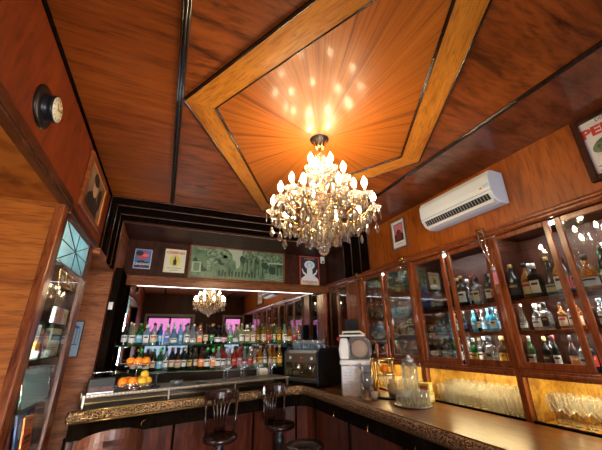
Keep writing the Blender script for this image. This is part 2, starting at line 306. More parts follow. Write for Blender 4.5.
S(f'trim_{k_}', MB().box(XL - .04, XL + .004, 2.165, 2.262, 0, 2.478).tube([(XL - .004, 2.178, 0), (XL - .004, 2.178, 2.475)], .014, 8), 'frame_wood', .006); k_ += 1
S(f'trim_{k_}', MB().box(XL - .02, XL + .018, 2.262, 3.17, 2.44, 2.50), 'moulding', .006); k_ += 1
S(f'trim_{k_}', MB().tube([(-.598, 3.965, 0), (-.598, 3.965, 2.40), (XL, 3.15, 2.44)], .008, 6), 'moulding'); k_ += 1
S(f'trim_{k_}', MB().box(-.60, -.525, 4.02, 4.6, 0, 2.46), 'black_wood', .006); k_ += 1
# right wall, cornice, back wall
S('wall_right', MB().box(2.83, 2.95, YF, YB + .1, 0, CZ).box(XR, 2.83, YF, 4.65, 2.46, CZ), 'wall_veneer')
S('wall_right.001', MB().box(XR - .004, XR + .1, 3.9, 4.6, 2.5, 2.98), 'dark_panel')
cp = [(0, 2.44), (.020, 2.44), (.030, 2.455), (.030, 2.468), (.045, 2.478), (.045, 2.492), (.02, 2.50), (.012, 2.512), (0, 2.512)]
S(f'trim_{k_}', MB().sweep([(XR, 4.6), (XR, YF)], cp), 'frame_wood'); k_ += 1
S('wall_back', MB().box(XL - .1, 3.0, YB, YB + .1, 0, CZ), 'dark_panel')
S(f'trim_{k_}', MB().box(-.598, XR, YB - .02, YB, 2.46, 2.985), 'dark_panel'); k_ += 1
S(f'trim_{k_}', MB().box(-.598, XR, YB - .085, YB, 2.375, 2.455).box(-.53, 2.33, YB - .085, YB - .073, 2.345, 2.376).box(-.598, XR, YB - .10, YB, 2.455, 2.475), 'beam_wood', .008); k_ += 1
S(f'trim_{k_}', MB().box(2.33, 2.40, 4.50, 4.6, 1.0, 2.375).lathe([(.022, 0)] + [(.022 + .008 * sin(i * 1.1), i * .023) for i in range(59)] + [(.022, 1.37)], 10, (2.36, 4.49, 1.0)), 'frame_wood'); k_ += 1
# front wall behind the viewer: glazed shop door and a window on the street
S('wall_front', MB().box(XL - .2, -.5, YF - .1, YF, 0, CZ).box(-.5, .8, YF - .1, YF, 2.38, CZ).box(.8, 1.82, YF - .1, YF, 0, CZ).box(1.82, 2.40, YF - .1, YF, 0, .85).box(1.82, 2.40, YF - .1, YF, 2.38, CZ).box(2.40, 2.95, YF - .1, YF, 0, CZ), 'dark_panel')
def glazed(name, x0, x1, z0, z1, mull):
    b = MB(); t = .055
    for a, c in ((x0, x0 + t), (x1 - t, x1)) + tuple((m - t / 2, m + t / 2) for m in mull): b.box(a, c, YF - .07, YF - .01, z0, z1)
    b.box(x0, x1, YF - .07, YF - .01, z1 - t, z1).box(x0, x1, YF - .07, YF - .01, z0, z0 + .12)
    o = S(name, b, 'dark_metal', .006); p = ob('pane', MB().box(x0, x1, YF - .045, YF - .038, z0, z1), 'window_pane', o); p['kind'] = 'structure'
    f = ob('frame', MB().box(x0 - .07, x0, YF, YF + .025, z0, z1 + .07).box(x1, x1 + .07, YF, YF + .025, z0, z1 + .07).box(x0, x1, YF, YF + .025, z1, z1 + .07), 'grey', o); return o
d_ = glazed('door_1', -.5, .8, 0, 2.38, (.15,))
ob('door_handle', MB().tube([(.10, YF - .01, .95), (.10, YF + .04, .95), (.10, YF + .04, 1.25), (.10, YF - .01, 1.25)], .01, 8), 'brass', d_)
glazed('window_1', 1.82, 2.40, .85, 2.38, ())
for (x0, x1, l) in ((-.8, 1.1, 'pink awning cloth hanging outside above the glazed street door'), (1.6, 2.7, 'pink awning cloth hanging outside above the street window')):
    tag(ob('awning', MB().prism([(-1.66, 2.80), (-2.25, 1.88), (-2.255, 1.89), (-1.665, 2.815)], x0, x1, 'yz'), 'awning_cloth'), l, 'awning')
S('wall_front.001', MB().box(-9, 9, -9, -8.5, -.1, 9), 'added_facade')  # house front opposite, added to block bright sky in the mirror
S('street', MB().box(-8, 8, -14, YF - .2, -.12, -.05), 'street')
# ================================================================ CHANDELIER
ch = thing('chandelier', 'large brass and crystal chandelier with many lit candle bulbs hanging from the ceiling', 'chandelier', (.9, 1.7, CZ))
ob('canopy', MB().lathe([(.0, 0), (.075, 0), (.07, -.012), (.045, -.03), (.022, -.05), (.012, -.065)], 20), 'dark_metal', ch)
for k in range(8):
    a = k * pi / 4; b = MB()
    b.tube([(.012 * cos(a), .012 * sin(a), -.085), (.035 * cos(a), .035 * sin(a), -.065), (.042 * cos(a), .042 * sin(a), -.035), (.058 * cos(a), .058 * sin(a), -.02)], [.006, .009, .007, .002], 6)
    ob('gilt_leaf', b, 'gilt', ch)
ob('stem', MB().lathe([(.004, -.05), (.010, -.06), (.02, -.085), (.008, -.10), (.008, -.16), (.022, -.175), (.03, -.20), (.012, -.225), (.010, -.30), (.030, -.33), (.036, -.36), (.014, -.39), (.012, -.46), (.04, -.50), (.055, -.54), (.03, -.575), (.014, -.60), (.014, -.66), (.035, -.69), (.04, -.72), (.012, -.76), (.006, -.80)], 14), 'old_brass', ch)
ob('glass_vase', MB().lathe([(.014, -.12), (.04, -.15), (.055, -.19), (.03, -.24), (.016, -.29), (.05, -.33), (.075, -.38), (.04, -.44), (.03, -.48), (.08, -.53), (.10, -.57), (.05, -.62), (.03, -.66), (.06, -.70), (.05, -.75), (.01, -.80)], 12), 'g_wine', ch)
def drop_mesh(name, w, h, n=6, flat=.6):
    b = MB(); prof = [(0, 0), (.004, -.004), (w * .35, -h * .25), (w * .5, -h * .62), (w * .3, -h * .88), (0, -h)]
    for (r0, z0), (r1, z1) in zip(prof, prof[1:]): pass
    b.lathe(prof, n, sm=False)
    b.v = [V((v.x, v.y * flat, v.z)) for v in b.v]; me = b.mesh(name); me.materials.append(MATS['crystal']); return me
D_BIG, D_MID, D_BAR = drop_mesh('crystal_drop', .040, .075, 8), drop_mesh('crystal_drop', .026, .055, 6), drop_mesh('crystal_drop', .012, .075, 5, 1)
bead_me = MB().ball((0, 0, 0), .009, 7, 5).mesh('crystal_bead'); bead_me.materials.append(MATS['crystal'])
placed = []                                     # (mesh, loc, rz)
def drop(me, x, y, z, rz): placed.append((me, (x, y, z), rz))
bob = MB().lathe([(.010, -.012), (.022, -.010), (.040, .0), (.052, .012), (.050, .014), (.036, .004), (.012, -.002)], 12).mesh('drip_dish'); bob.materials.append(MATS['g_wine'])
sl = MB().lathe([(.013, 0), (.013, .012), (.009, .014), (.009, .05), (.011, .052)], 8).mesh('candle_sleeve'); sl.materials.append(MATS['candle_sleeve'])
bu = MB().lathe([(.007, 0), (.013, .012), (.0185, .028), (.017, .046), (.009, .064), (.0, .082)], 8).mesh('bulb'); bu.materials.append(MATS['bulb_glow'])
for (n, r, z, ph, z0) in ((10, .338, -.595, .15, -.66), (7, .225, -.45, .5, -.53), (4, .10, -.285, .3, -.36)):
    for k in range(n):
        a = ph + 2 * pi * k / n; c, s = cos(a), sin(a); rr = r * (1 + .04 * sin(k * 2.3)); zz = z + .02 * sin(k * 1.7)
        pts = []
        for i in range(9):
            t = i / 8; q = .03 + (rr - .03) * t; pts.append((q * c, q * s, z0 + (zz - z0) * t - .065 * sin(pi * min(1, t * 1.15)) * (1 - .3 * t) * (r / .365)))
        arm = ob('arm', MB().tube(pts, .0062, 6), 'gilt', ch)
        for me, dz in ((bob, .0), (sl, .006), (bu, .056)):
            o = bpy.data.objects.new(me.name.split('.')[0], me); COL.objects.link(o); o.parent = arm; o.location = (rr * c, rr * s, zz + dz)
        for j in range(4):
            t = a + j * pi / 2 + .4; me = D_MID if j % 2 else D_BAR
            drop(me, rr * c + .046 * cos(t), rr * s + .046 * sin(t), zz - .004, t)
        drop(D_BIG, rr * c, rr * s, zz - .02, a + .5)
        drop(D_BIG, rr * c * 1.02, rr * s * 1.02, zz - .10, a + .9)
        if r > .2:
            for t_, me in ((.45, D_BIG), (.72, D_MID)):
                p = pts[int(t_ * 8)]; drop(me, p[0], p[1], p[2] - .01, a + 1.2); drop(D_MID, p[0], p[1], p[2] - .075, a)
            a2 = ph + 2 * pi * (k + .5) / n
            drop(D_BIG, rr * .93 * cos(a2), rr * .93 * sin(a2), zz - .075, a2)
for n, r, z, me in ((14, .30, -.615, D_BIG), (12, .245, -.655, D_BIG), (14, .195, -.69, D_BIG), (10, .145, -.725, D_BIG), (8, .09, -.765, D_BIG), (5, .045, -.80, D_MID), (6, .075, -.20, D_MID), (9, .15, -.42, D_MID)):
    for k in range(n): a = 2 * pi * (k + .3 * (n % 4)) / n; drop(me, r * cos(a), r * sin(a), z, a + 1.57)
placed.sort(key=lambda q: -(.9 + (q[0] is D_BIG)) + q[1][1] * .8)
for me, loc, rz in placed[:100]:
    o = bpy.data.objects.new('crystal_drop', me); COL.objects.link(o); o.parent = ch; o.location = loc; o.rotation_euler = (0, 0, rz)
rest = MB()
for me, loc, rz in placed[100:]:
    rest.at(loc, (0, 0, rz)); rest.add([v.co[:] for v in me.vertices], [tuple(p.vertices) for p in me.polygons])
rest.at()
o = ob('crystal_strands', rest, 'crystal', ch); o['kind'] = 'stuff'
for r, z in ((.305, -.605), (.25, -.645), (.20, -.68), (.15, -.715), (.095, -.755)):
    ob('ring', MB().tube([(r * cos(2 * pi * k / 28), r * sin(2 * pi * k / 28), z) for k in range(28)], .004, 5, True), 'brass', ch)
gar = MB()
for k in range(10):
    a0, a1 = .15 + 2 * pi * k / 10, .15 + 2 * pi * (k + 1) / 10
    for i in range(1, 9):
        t = i / 9; p = V((.36 * cos(a0), .36 * sin(a0), -.595)).lerp(V((.36 * cos(a1), .36 * sin(a1), -.595)), t); gar.ball((p.x, p.y, p.z - .22 * t * (1 - t)), .0075, 6, 4)
    for i in range(1, 12):
        t = i / 12; gar.ball(((.36 * (1 - t) + .03 * t) * cos(a0 + .1), (.36 * (1 - t) + .03 * t) * sin(a0 + .1), -.585 * (1 - t) - .13 * t - .25 * t * (1 - t)), .0075, 6, 4)
o = ob('bead_garland', gar, 'crystal', ch); o['kind'] = 'stuff'
ob('bottom_ball', MB().ball((0, 0, -.865), .036, 12, 8), 'crystal', ch)
# ================================================================ LEFT WALL PIECES
ck = thing('wall_clock', 'round white dial clock in a deep brass case on black backplate, left wall', 'clock', (XL, 1.555, 2.715), LEFT)
ob('backplate', MB().lathe([(.0, 0), (.105, 0), (.105, .008), (.094, .014), (.06, .016)], 32), 'black', ck, 0)
ob('case', MB().lathe([(.066, .010), (.066, .020), (.060, .026), (.060, .040), (.066, .046), (.066, .056), (.058, .058), (.0, .056)], 32), 'dark_metal', ck)
fc = ob('dial', MB().lathe([(.060, .0562), (.060, .0595), (0, .0595)], 32), 'cream', ck)
b = MB()
for k in range(12): b.at((0, 0, 0), (0, 0, k * pi / 6)).box(-.0018, .0018, .043, .055, .0596, .0602)
ob('hour_marks', b, 'ink', fc)
ob('hand', MB().at((0, 0, 0), (0, 0, .6)).box(-.002, .002, -.006, .032, .0602, .061), 'ink', ck); ob('hand', MB().at((0, 0, 0), (0, 0, -1.2)).box(-.0015, .0015, -.008, .046, .061, .062), 'ink', ck)
def framed(name, label, cat, loc, rot, w, h, fw, fmat, bmat, depth=.025, mat_w=0, mat_m='paper', group=None):
    t = thing(name, label, cat, loc, rot, group); f = MB()
    for x0, x1, y0, y1 in ((-w / 2, -w / 2 + fw, -h / 2, h / 2), (w / 2 - fw, w / 2, -h / 2, h / 2), (-w / 2 + fw, w / 2 - fw, h / 2 - fw, h / 2), (-w / 2 + fw, w / 2 - fw, -h / 2, -h / 2 + fw)): f.box(x0, x1, y0, y1, 0.001, depth)
    ob('frame', f, fmat, t, .004)
    p = ob('print', MB().box(-w / 2 + fw * .9, w / 2 - fw * .9, -h / 2 + fw * .9, h / 2 - fw * .9, .002, .010), bmat if not mat_w else mat_m, t)
    return t, p
def flat(par, name, shape, mat, z=.0104, t=.0004): return ob(name, MB().prism(shape, z, z + t), mat, par)
def ell(cx_, cy_, rx, ry, n=24, a=0): return [(cx_ + rx * cos(2 * pi * k / n) * cos(a) - ry * sin(2 * pi * k / n) * sin(a), cy_ + rx * cos(2 * pi * k / n) * sin(a) + ry * sin(2 * pi * k / n) * cos(a)) for k in range(n)]
def rect(x0, x1, y0, y1): return [(x0, y0), (x1, y0), (x1, y1), (x0, y1)]
noisy('portrait_ground', (.16, .09, .05), (.34, .22, .12), 6, .5); noisy('portrait_dark', (.012, .010, .010), (.05, .03, .025), 9, .5)
t, p = framed('framed_portrait', 'dark sepia portrait in a brown wooden frame high on the left wall', 'picture', (XL, 2.73, 2.785), LEFT, .68, .44, .045, 'frame_wood', 'portrait_ground')
ob('gilt_slip', MB().box(-.298, .298, .172, .178, .009, .018).box(-.298, .298, -.178, -.172, .009, .018).box(-.298, -.292, -.178, .178, .009, .018).box(.292, .298, -.178, .178, .009, .018), 'l_orange', t)
flat(p, 'figure', [(-.26, -.17), (-.20, -.06), (-.08, 0), (.05, .0), (.16, -.08), (.2, -.17)], 'portrait_dark'); flat(p, 'figure', ell(-.02, .06, .075, .09), 'skin_tone', .0110); flat(p, 'figure', ell(-.03, .115, .09, .05), 'portrait_dark', .0115); flat(p, 'figure', ell(.16, .02, .06, .10), 'portrait_dark')
# glazed showcase set into the left wall
vc = thing('wall_showcase', 'tall glazed wall showcase with leaded top pane between the two left openings', 'showcase', (XL, 2.67, .6))
y0, y1, z0, z1 = 2.265, 3.07, .6, 2.445
ob('carcass', MB().box(XL - .175, XL - .16, y0, y1, z0, z1).box(XL - .16, XL - .02, y0, y0 + .015, z0, z1).box(XL - .16, XL - .02, y1 - .015, y1, z0, z1).box(XL - .16, XL - .02, y0, y1, z0, z0 + .015).box(XL - .16, XL - .02, y0, y1, z1 - .015, z1), 'dark_panel', vc, world=True)
dr = ob('door', MB().box(XL - .02, XL + .002, y0, y0 + .032, z0, z1).box(XL - .02, XL + .002, y1 - .075, y1, z0, z1).box(XL - .02, XL + .002, y0, y1, z1 - .035, z1).box(XL - .02, XL + .002, y0, y1, z0, z0 + .06).tube([(XL + .002, y1 - .075, z0), (XL + .002, y1 - .075, z1 - .03)], .007, 6), 'moulding', vc, .004, world=True)
p = ob('pane', MB().box(XL - .006, XL - .002, y0 + .03, y1 - .07, z0 + .05, 2.145), 'pane_soft', dr); p.data.transform(M.Translation(-V(vc.location)))
p = ob('leaded_pane', MB().box(XL - .006, XL - .002, y0 + .03, y1 - .07, 2.145, z1 - .03), 'leaded_glass', dr); p.data.transform(M.Translation(-V(vc.location)))
b = MB(); ya_, yb_ = y0 + .032, y1 - .075
for (ya1, za, yb1, zb) in ((ya_, 2.41, yb_, 2.145), (ya_, 2.145, yb_, 2.41), (ya_, 2.275, yb_, 2.275), (ya_, 2.145, yb_, 2.145), (.5 * (ya_ + yb_), 2.145, .5 * (ya_ + yb_), 2.41)): b.tube([(XL, ya1, za), (XL, yb1, zb)], .0035, 5)
p = ob('leading', b, 'lead', dr); p.data.transform(M.Translation(-V(vc.location)))
SHZ = [2.02, 1.78, 1.56, 1.28, 1.02]
ob('light_strip', MB().box(XL - .045, XL - .030, y0 + .016, y0 + .024, .7, 2.40), 'added_case_light', vc, world=True)  # added upright strip, hidden by the stile, to light the contents
ob('light_strip', MB().box(XL - .15, XL - .13, y0 + .1, y1 - .1, z1 - .027, z1 - .017), 'cool_strip', vc, world=True)  # top strip likewise added to brighten the showcase
for z in SHZ: ob('shelf', MB().box(XL - .16, XL - .03, y0 + .015, y1 - .015, z - .008, z), 'shelf_glass', vc, world=True)
def book(label, y, z, w, h, th, mat, lean=0., rz=0., extra=None, cat='book', name='book', group=None, x=XL - .05):
    t = thing(name, label, cat, (x, y, z + .0005), (RAD(90) + lean, 0, RAD(90) + rz), group)
    ob('cover', MB().box(-w / 2, w / 2, 0, h, -th, 0), mat, t, .003)
    if extra: extra(t, w, h)
    return t
def ex_orange(t, w, h):
    flat(t, 'picture', rect(-w * .32, w * .32, h * .24, h * .46), 'ink', .0002); text('TORINO', w * .17, t, (0, h * .84, .0004), 'ink'); text('CAFFE', w * .12, t, (0, h * .76, .0004), 'ink'); flat(t, 'picture', rect(-w * .25, w * .25, h * .1, h * .12), 'ink', .0002)
    for k in range(4): flat(t, 'picture', rect(-w * .28 + k * w * .14, -w * .18 + k * w * .14, h * .30, h * .36), 'orange_cover', .0006)
book('orange paper covered book with a black picture at the foot of the wall showcase', 2.76, 1.02, .16, .20, .012, 'orange_cover', RAD(-5), 0, ex_orange, x=XL - .028)
def ex_b(t, w, h): flat(t, 'picture', ell(0, h * .55, w * .3, h * .3), 'light_blue', .0002)
book('navy booklet with pale blue round picture, left of the pair behind the orange book', 2.80, 1.03, .13, .20, .015, 'navy', RAD(-8), 0, ex_b, x=XL - .075)
book('navy booklet with pale blue round picture, right of the pair near the showcase edge', 2.965, 1.03, .13, .21, .015, 'navy', RAD(-8), 0, ex_b, x=XL - .075)
book('plain maroon folder leaning at the far left of the lowest showcase shelf', 2.55, 1.02, .22, .19, .012, 'maroon', RAD(-8), x=XL - .075)
tr = thing('metal_tray', 'shiny blue silver metal tray propped in the wall showcase', 'tray', (XL - .04, 2.77, 1.281), (RAD(90 - 9), 0, RAD(90)))
ob('dish', MB().box(-.26, .26, 0, .225, -.008, 0), 'teal_tray', tr, .004); ob('rim', MB().tube([(-.26, 0, 0), (.26, 0, 0), (.26, .225, 0), (-.26, .225, 0)], .006, 6, True), 'chrome', tr)
def ex_band(t, w, h): flat(t, 'band', rect(-w / 2, w / 2, h * .58, h * .78), 'ink', .0002); flat(t, 'lettering', rect(-w * .3, w * .25, h * .3, h * .33), 'pencil', .0002); flat(t, 'lettering', rect(-w * .3, w * .1, h * .22, h * .25), 'pencil', .0002)
book('cream carton with a broad black band on the third showcase shelf', 2.90, 1.561, .24, .19, .04, 'cream', 0, 0, ex_band, 'carton', 'carton')
def ex_rd(t, w, h): flat(t, 'picture', ell(0, h * .6, w * .3, h * .2), 'l_orange', .0002)
for i, (y, h, m, l) in enumerate(((2.56, .10, 'l_orange', 'small orange gift box beside the cream carton'), (2.58, .10, 'black_matt', 'small black gift box stacked on the orange one'), (2.70, .17, 'maroon', 'dark red upright box with orange oval next to the cream carton'))):
    book(l, y if i < 2 else y, 1.561 + (.1005 if i == 1 else 0), .075, h - .001, .05, m, 0, 0, ex_rd, 'box', 'gift_box')
for i, (y, m, n_) in enumerate(((2.60, 'l_white', 'white'), (2.68, 'l_pink', 'pink'), (2.74, 'l_pink', 'rose'), (2.80, 'l_white', 'pale'), (2.87, 'l_cream', 'cream'))):
    t = thing('packet', f'{n_} paper packet standing {nth(i + 1)} from the left on the second showcase shelf', 'packet', (XL - .045, y + .10, 1.781), (0, 0, 0), 'packets in the wall showcase')
    ob('pouch', MB().prism([(-.028, 0), (.028, 0), (.024, .11), (-.024, .11)], -.012, .012, 'yz'), m, t, .004)
    ob('seal', MB().box(.0125, .0135, -.02, .02, .05, .085), 'l_gold', t)
for i, (y, l) in enumerate(((2.62, 'left'), (2.78, 'middle'), (2.94, 'right'))):
    t, p = framed('framed_card', f'small gold framed card, {l} one on the top showcase shelf', 'picture', (XL - .04, y, 2.021 + .055), (RAD(90 - 6), 0, RAD(90)), .13, .11, .012, 'gilt', 'maroon', .012, group='framed cards on the top showcase shelf')
    flat(p, 'picture', rect(-.03, .03, -.02, .02), 'cream')
for i in range(4):
    t = thing('drinking_glass', f'small clear liqueur glass standing {nth(i + 1)} along the front of the third showcase shelf', 'glass', (XL - .028, 2.42 + i * .06 + (.10 if i > 1 else 0), 1.561), (0, 0, 0), 'liqueur glasses in the showcase')
    ob('bowl', MB().lathe([(.0, .002), (.014, .002), (.017, .05)], 10, cap=False), 'g_clear', t); ob('foot', MB().lathe([(0, 0), (.014, 0), (.014, .003), (0, .003)], 10), 'g_clear', t)
# picture and switch past the second opening
t, p = framed('framed_photograph', 'tall blue photograph of an arched window in a thin dark frame on the far reveal', 'picture', (-.835, 3.968, 1.69), BACK, .135, .35, .008, 'black', 'light_blue', .02)
flat(p, 'arch', rect(-.035, .04, -.06, .08) + [], 'blue_ink'); flat(p, 'arch', ell(.002, .08, .038, .05), 'blue_ink', .0104)
for k in range(3): flat(p, 'arch_pane', rect(-.03 + k * .024, -.012 + k * .024, -.05, .10), 'light_blue', .0112)
t = thing('light_switch', 'small white light switch on the dark strip beside the mirror', 'switch', (-.575, 4.019, 2.03), BACK); ob('plate', MB().box(-.022, .022, -.04, .04, 0, .008), 'white', t, .002); ob('rocker', MB().box(-.009, .009, -.018, .018, .008, .013), 'paper', t)
# ================================================================ ABOVE THE MIRROR
YP = YB - .021
t, p = framed('enamel_sign', 'blue advertising sign with a red swirling face, leftmost above the mirror', 'sign', (-.385, YP, 2.715), BACK, .21, .27, .008, 'paper', 'blue_ink', .008)
flat(p, 'picture', ell(.0, .05, .08, .058, a=-.2), 'poster_red'); flat(p, 'picture', ell(-.045, .075, .045, .035), 'ink', .0109); flat(p, 'picture', ell(.03, .05, .04, .02), 'l_pink', .0113); flat(p, 'picture', [(-.09, -.12), (.09, -.12), (.09, -.05), (.02, -.02), (-.06, -.03)], 'ink', .0108); flat(p, 'picture', rect(.02, .08, -.04, 0), 'blue_ink', .0112); text('CINZANO', .042, p, (0, -.075, .0114), 'paper', bold=.001); text('TORINO', .02, p, (0, -.108, .0114), 'poster_red')
t, p = framed('enamel_sign', 'cream advertising sign with red heading and a yellow oval bottle emblem above the mirror', 'sign', (.025, YP, 2.72), BACK, .285, .34, .006, 'gilt', 'cream', .008)
text('CREMIDEA', .052, p, (0, .115, .0106), 'poster_red', bold=.0015); flat(p, 'emblem', ell(0, .0, .068, .085), 'yellow_ink'); flat(p, 'emblem', [(-.02, -.06), (.02, -.06), (.024, .0), (.008, .03), (.008, .06), (-.008, .06), (-.008, .03), (-.024, 0)], 'ink', .0109); text('LIQUORE SUPERIORE', .020, p, (0, -.105, .0106), 'ink'); text('AL CAFFE', .026, p, (0, -.135, .0106), 'ink')
noisy('green_photo', (.035, .085, .04), (.20, .30, .17), 9, .35, vec=(1, .8, 1), lo=.3, hi=.75); noisy('green_leaf', (.02, .07, .03), (.33, .42, .25), 26, .4, lo=.35, hi=.7); pm('pale_green', (.38, .44, .32), .4); pm('mid_green', (.13, .22, .11), .4); pm('deep_green', (.018, .05, .022), .4)
t, p = framed('street_photograph', 'long green tinted photograph of a tree lined street in a wooden frame above the mirror', 'picture', (.945, YP, 2.735), BACK, 1.47, .50, .022, 'frame_wood', 'green_photo', .025)
flat(p, 'sky', [(-.20, .23), (.03, .23), (.06, .12), (.0, .10), (.015, .0), (-.02, -.06), (-.05, -.06), (-.06, .04), (-.11, .08), (-.12, .15)], 'pale_green'); flat(p, 'road', [(-.2, -.228), (.3, -.228), (.06, -.06), (-.04, -.06)], 'mid_green', .0105)
rr_ = random.Random(3)
for k in range(22): flat(p, 'tree', ell(-.66 + .043 * k if k < 11 else .06 + (k - 11) * .058, rr_.uniform(-.08, .14), .06, .07, 8, rr_.random()), 'deep_green' if k % 2 else 'mid_green', .0106 + k * .00005)
for k in range(26):
    x = -.30 - .02 * k + .1 if k < 12 else .06 + (k - 12) * .045; flat(p, 'tree', ell(x + rr_.uniform(-.03, .03), .09 + rr_.uniform(-.05, .09), .05, .06, 9, rr_.random()), 'green_leaf', .0108 + k * .0001)
for k in range(11):
    x = .05 + k * .062; flat(p, 'tree_trunk', rect(x, x + .012 + .006 * (k % 2), -.15, .06 + .03 * (k % 3)), 'deep_green', .0135)
for k in range(12):
    x = -.30 + k * .05 + rr_.uniform(-.01, .01); h = .07 + rr_.random() * .05; flat(p, 'passer', [(x - .011, -.19), (x + .011, -.19), (x + .014, -.19 + h * .8), (x, -.19 + h), (x - .014, -.19 + h * .8)], 'deep_green', .014)
for k in range(4): flat(p, 'bench_slat', [(.40, -.11 - k * .022), (.70, -.135 - k * .025), (.70, -.143 - k * .025), (.40, -.118 - k * .022)], 'pale_green', .0142)
flat(p, 'kiosk', rect(.45, .70, .05, .075), 'pale_green', .0142); flat(p, 'stamp', rect(-.69, -.56, -.15, .0), 'pale_green', .0135); flat(p, 'stamp', rect(-.665, -.585, -.135, -.015), 'mid_green', .014)
text('Marennes - (11)', .052, p, (-.46, .195, .014), 'pale_green', sx=1.0); text('caffe', .10, p, (-.455, -.02, .014), 'pale_green', rot=(0, 0, RAD(80)))
t, p = framed('enamel_sign', 'black advertising sign with a white robed figure and red border, right end above mirror', 'sign', (2.13, YP, 2.725), BACK, .36, .50, .016, 'poster_red', 'ink', .012)
flat(p, 'figure', ell(0, .10, .095, .075), 'paper'); flat(p, 'figure', ell(0, .10, .06, .045), 'light_blue', .0109); flat(p, 'figure', ell(0, .095, .028, .035), 'paper', .0113); flat(p, 'figure', [(-.05, -.10), (.05, -.10), (.05, .02), (.03, .05), (-.03, .05), (-.05, .02)], 'paper', .0109); flat(p, 'figure', [(-.16, -.19), (.16, -.19), (.15, -.13), (.07, -.07), (-.07, -.07), (-.15, -.13)], 'paper', .0108)
for sgn in (-1, 1): flat(p, 'figure', [(sgn * .05, -.06), (sgn * .11, -.02), (sgn * .13, .03), (sgn * .145, .025), (sgn * .12, -.05), (sgn * .06, -.09)], 'paper', .0107)
flat(p, 'caption', rect(-.162, .162, -.232, -.165), 'cream', .0111); text('RAFFAELLA', .05, p, (0, -.185, .0117), 'poster_red', bold=.001); text('ANISETTE', .024, p, (0, -.217, .0117), 'ink'); text('LA GRANDE', .035, p, (0, .205, .0108), 'pale_green')
t = thing('sensor_box', 'small white alarm sensor box beside the black sign in the corner', 'sensor', (2.37, YP, 2.93), BACK); ob('case', MB().box(-.035, .035, -.06, .06, 0, .04), 'white', t, .008); ob('lens', MB().box(-.014, .014, -.055, -.02, .04, .044), 'black', t)
# ================================================================ RIGHT WALL HIGH
t, p = framed('framed_photograph', 'small pink and black photograph in a pale frame beside the air conditioner', 'picture', (XR, 2.69, 2.815), RIGHT, .25, .36, .018, 'steel', 'paper', .02)
flat(p, 'picture', rect(-.075, .075, -.09, .13), 'black'); flat(p, 'picture', rect(-.07, .07, .0, .12), 'l_pink', .0109); flat(p, 'picture', [(-.05, -.08), (.05, -.08), (.04, .03), (0, .06), (-.04, .03)], 'maroon', .0113); flat(p, 'caption', rect(-.05, .05, -.125, -.115), 'pencil')
t, p = framed('framed_poster', 'old drinks poster with red capitals in a dark wooden frame, top right', 'poster', (XR, .545, 2.80), RIGHT, .62, .46, .038, 'dark_panel', 'paper', .03)
text('PERNOD', .088, p, (-.075, .105, .0106), 'poster_red', bold=.004, sx=1.15); text('DISTILLERIES', .034, p, (-.09, .175, .0106), 'ink'); flat(p, 'picture', ell(-.10, -.05, .11, .07, a=.2), 'skin_tone'); flat(p, 'picture', ell(-.16, .0, .09, .05, a=.3), 'green_leaf', .0109); flat(p, 'picture', ell(-.06, .03, .06, .04), 'l_white', .0111); flat(p, 'picture', rect(-.25, .25, -.14, -.135), 'ink'); flat(p, 'picture', rect(-.25, .25, -.17, -.165), 'ink'); flat(p, 'picture', ell(.14, -.03, .07, .07), 'yellow_ink')
ac = thing('air_conditioner', 'white split air conditioner mounted high on the right wall', 'air conditioner', (XR, 1.76, 2.66), RIGHT)
pr = [(0, .0), (.10, -.005), (.16, .02), (.195, .075), (.205, .13), (.20, .22), (.17, .268), (.13, .28), (0, .28)]
ob('body', MB().prism([(y, z) for z, y in pr], -.38, .375, 'yz'), 'ac_white', ac, .006)
ob('louvre', MB().at((0, .047, .1765), (RAD(32.5), 0, 0)).box(-.34, .34, -.026, .026, -.004, .003), 'black', ac)
b = MB()
for k in range(24): b.at((-.32 + k * .0278, .047, .1765), (RAD(32.5), 0, 0)).box(-.003, .003, -.022, .022, .003, .006)
ob('vane', b, 'grey', ac); ob('flap', MB().at((0, .012, .155), (RAD(32.5), 0, 0)).box(-.35, .35, -.010, .010, .002, .010), 'white', ac); ob('seam', MB().box(-.38, .375, .088, .091, .17, .2025), 'grey', ac)
ob('sticker', MB().box(.29, .31, .12, .135, .2, .2085), 'l_orange', ac); ob('sticker', MB().box(.32, .37, .12, .15, .2, .2085), 'light_blue', ac)
# ================================================================ BOTTLES
PROF = {  # (r, z) body, (label z0, z1, r), cap r, cap z0, z1
 'wine': ([(0, 0), (.036, 0), (.038, .01), (.038, .175), (.034, .20), (.016, .235), (.0135, .25), (.0135, .30)], (.05, .14, .0386), .0155, .265, .305),
 'round': ([(0, 0), (.040, 0), (.042, .01), (.042, .15), (.036, .175), (.017, .20), (.014, .215), (.014, .255)], (.035, .125, .0426), .017, .245, .275),
 'squat': ([(0, 0), (.046, 0), (.050, .015), (.050, .09), (.042, .135), (.020, .165), (.016, .18), (.016, .21)], (.03, .085, .0506), .020, .205, .24),
 'slim': ([(0, 0), (.030, 0), (.032, .01), (.031, .20), (.024, .235), (.012, .262), (.012, .315)], (.06, .15, .0326), .0135, .30, .335),
 'square': ([(0, 0), (.046, 0), (.050, .006), (.050, .15), (.044, .165), (.018, .18), (.016, .19), (.016, .215)], (.03, .12, .0506), .020, .21, .25),
 'cone': ([(0, 0), (.045, 0), (.047, .01), (.043, .08), (.030, .16), (.016, .22), (.013, .25), (.013, .28)], (.03, .085, .0475), .016, .272, .30)}
KW = {'wine': 'tall shouldered', 'round': 'round shouldered', 'squat': 'squat', 'slim': 'slim', 'square': 'square sided', 'cone': 'tapering'}
GW = {'g_clear': 'clear', 'g_amber': 'amber', 'g_gold': 'golden', 'g_green': 'green', 'g_blue': 'blue', 'g_sky': 'pale blue', 'g_red': 'red', 'g_pale': 'pale yellow', 'g_aqua': 'turquoise', 'g_dark': 'near black', 'g_brown': 'dark brown'}
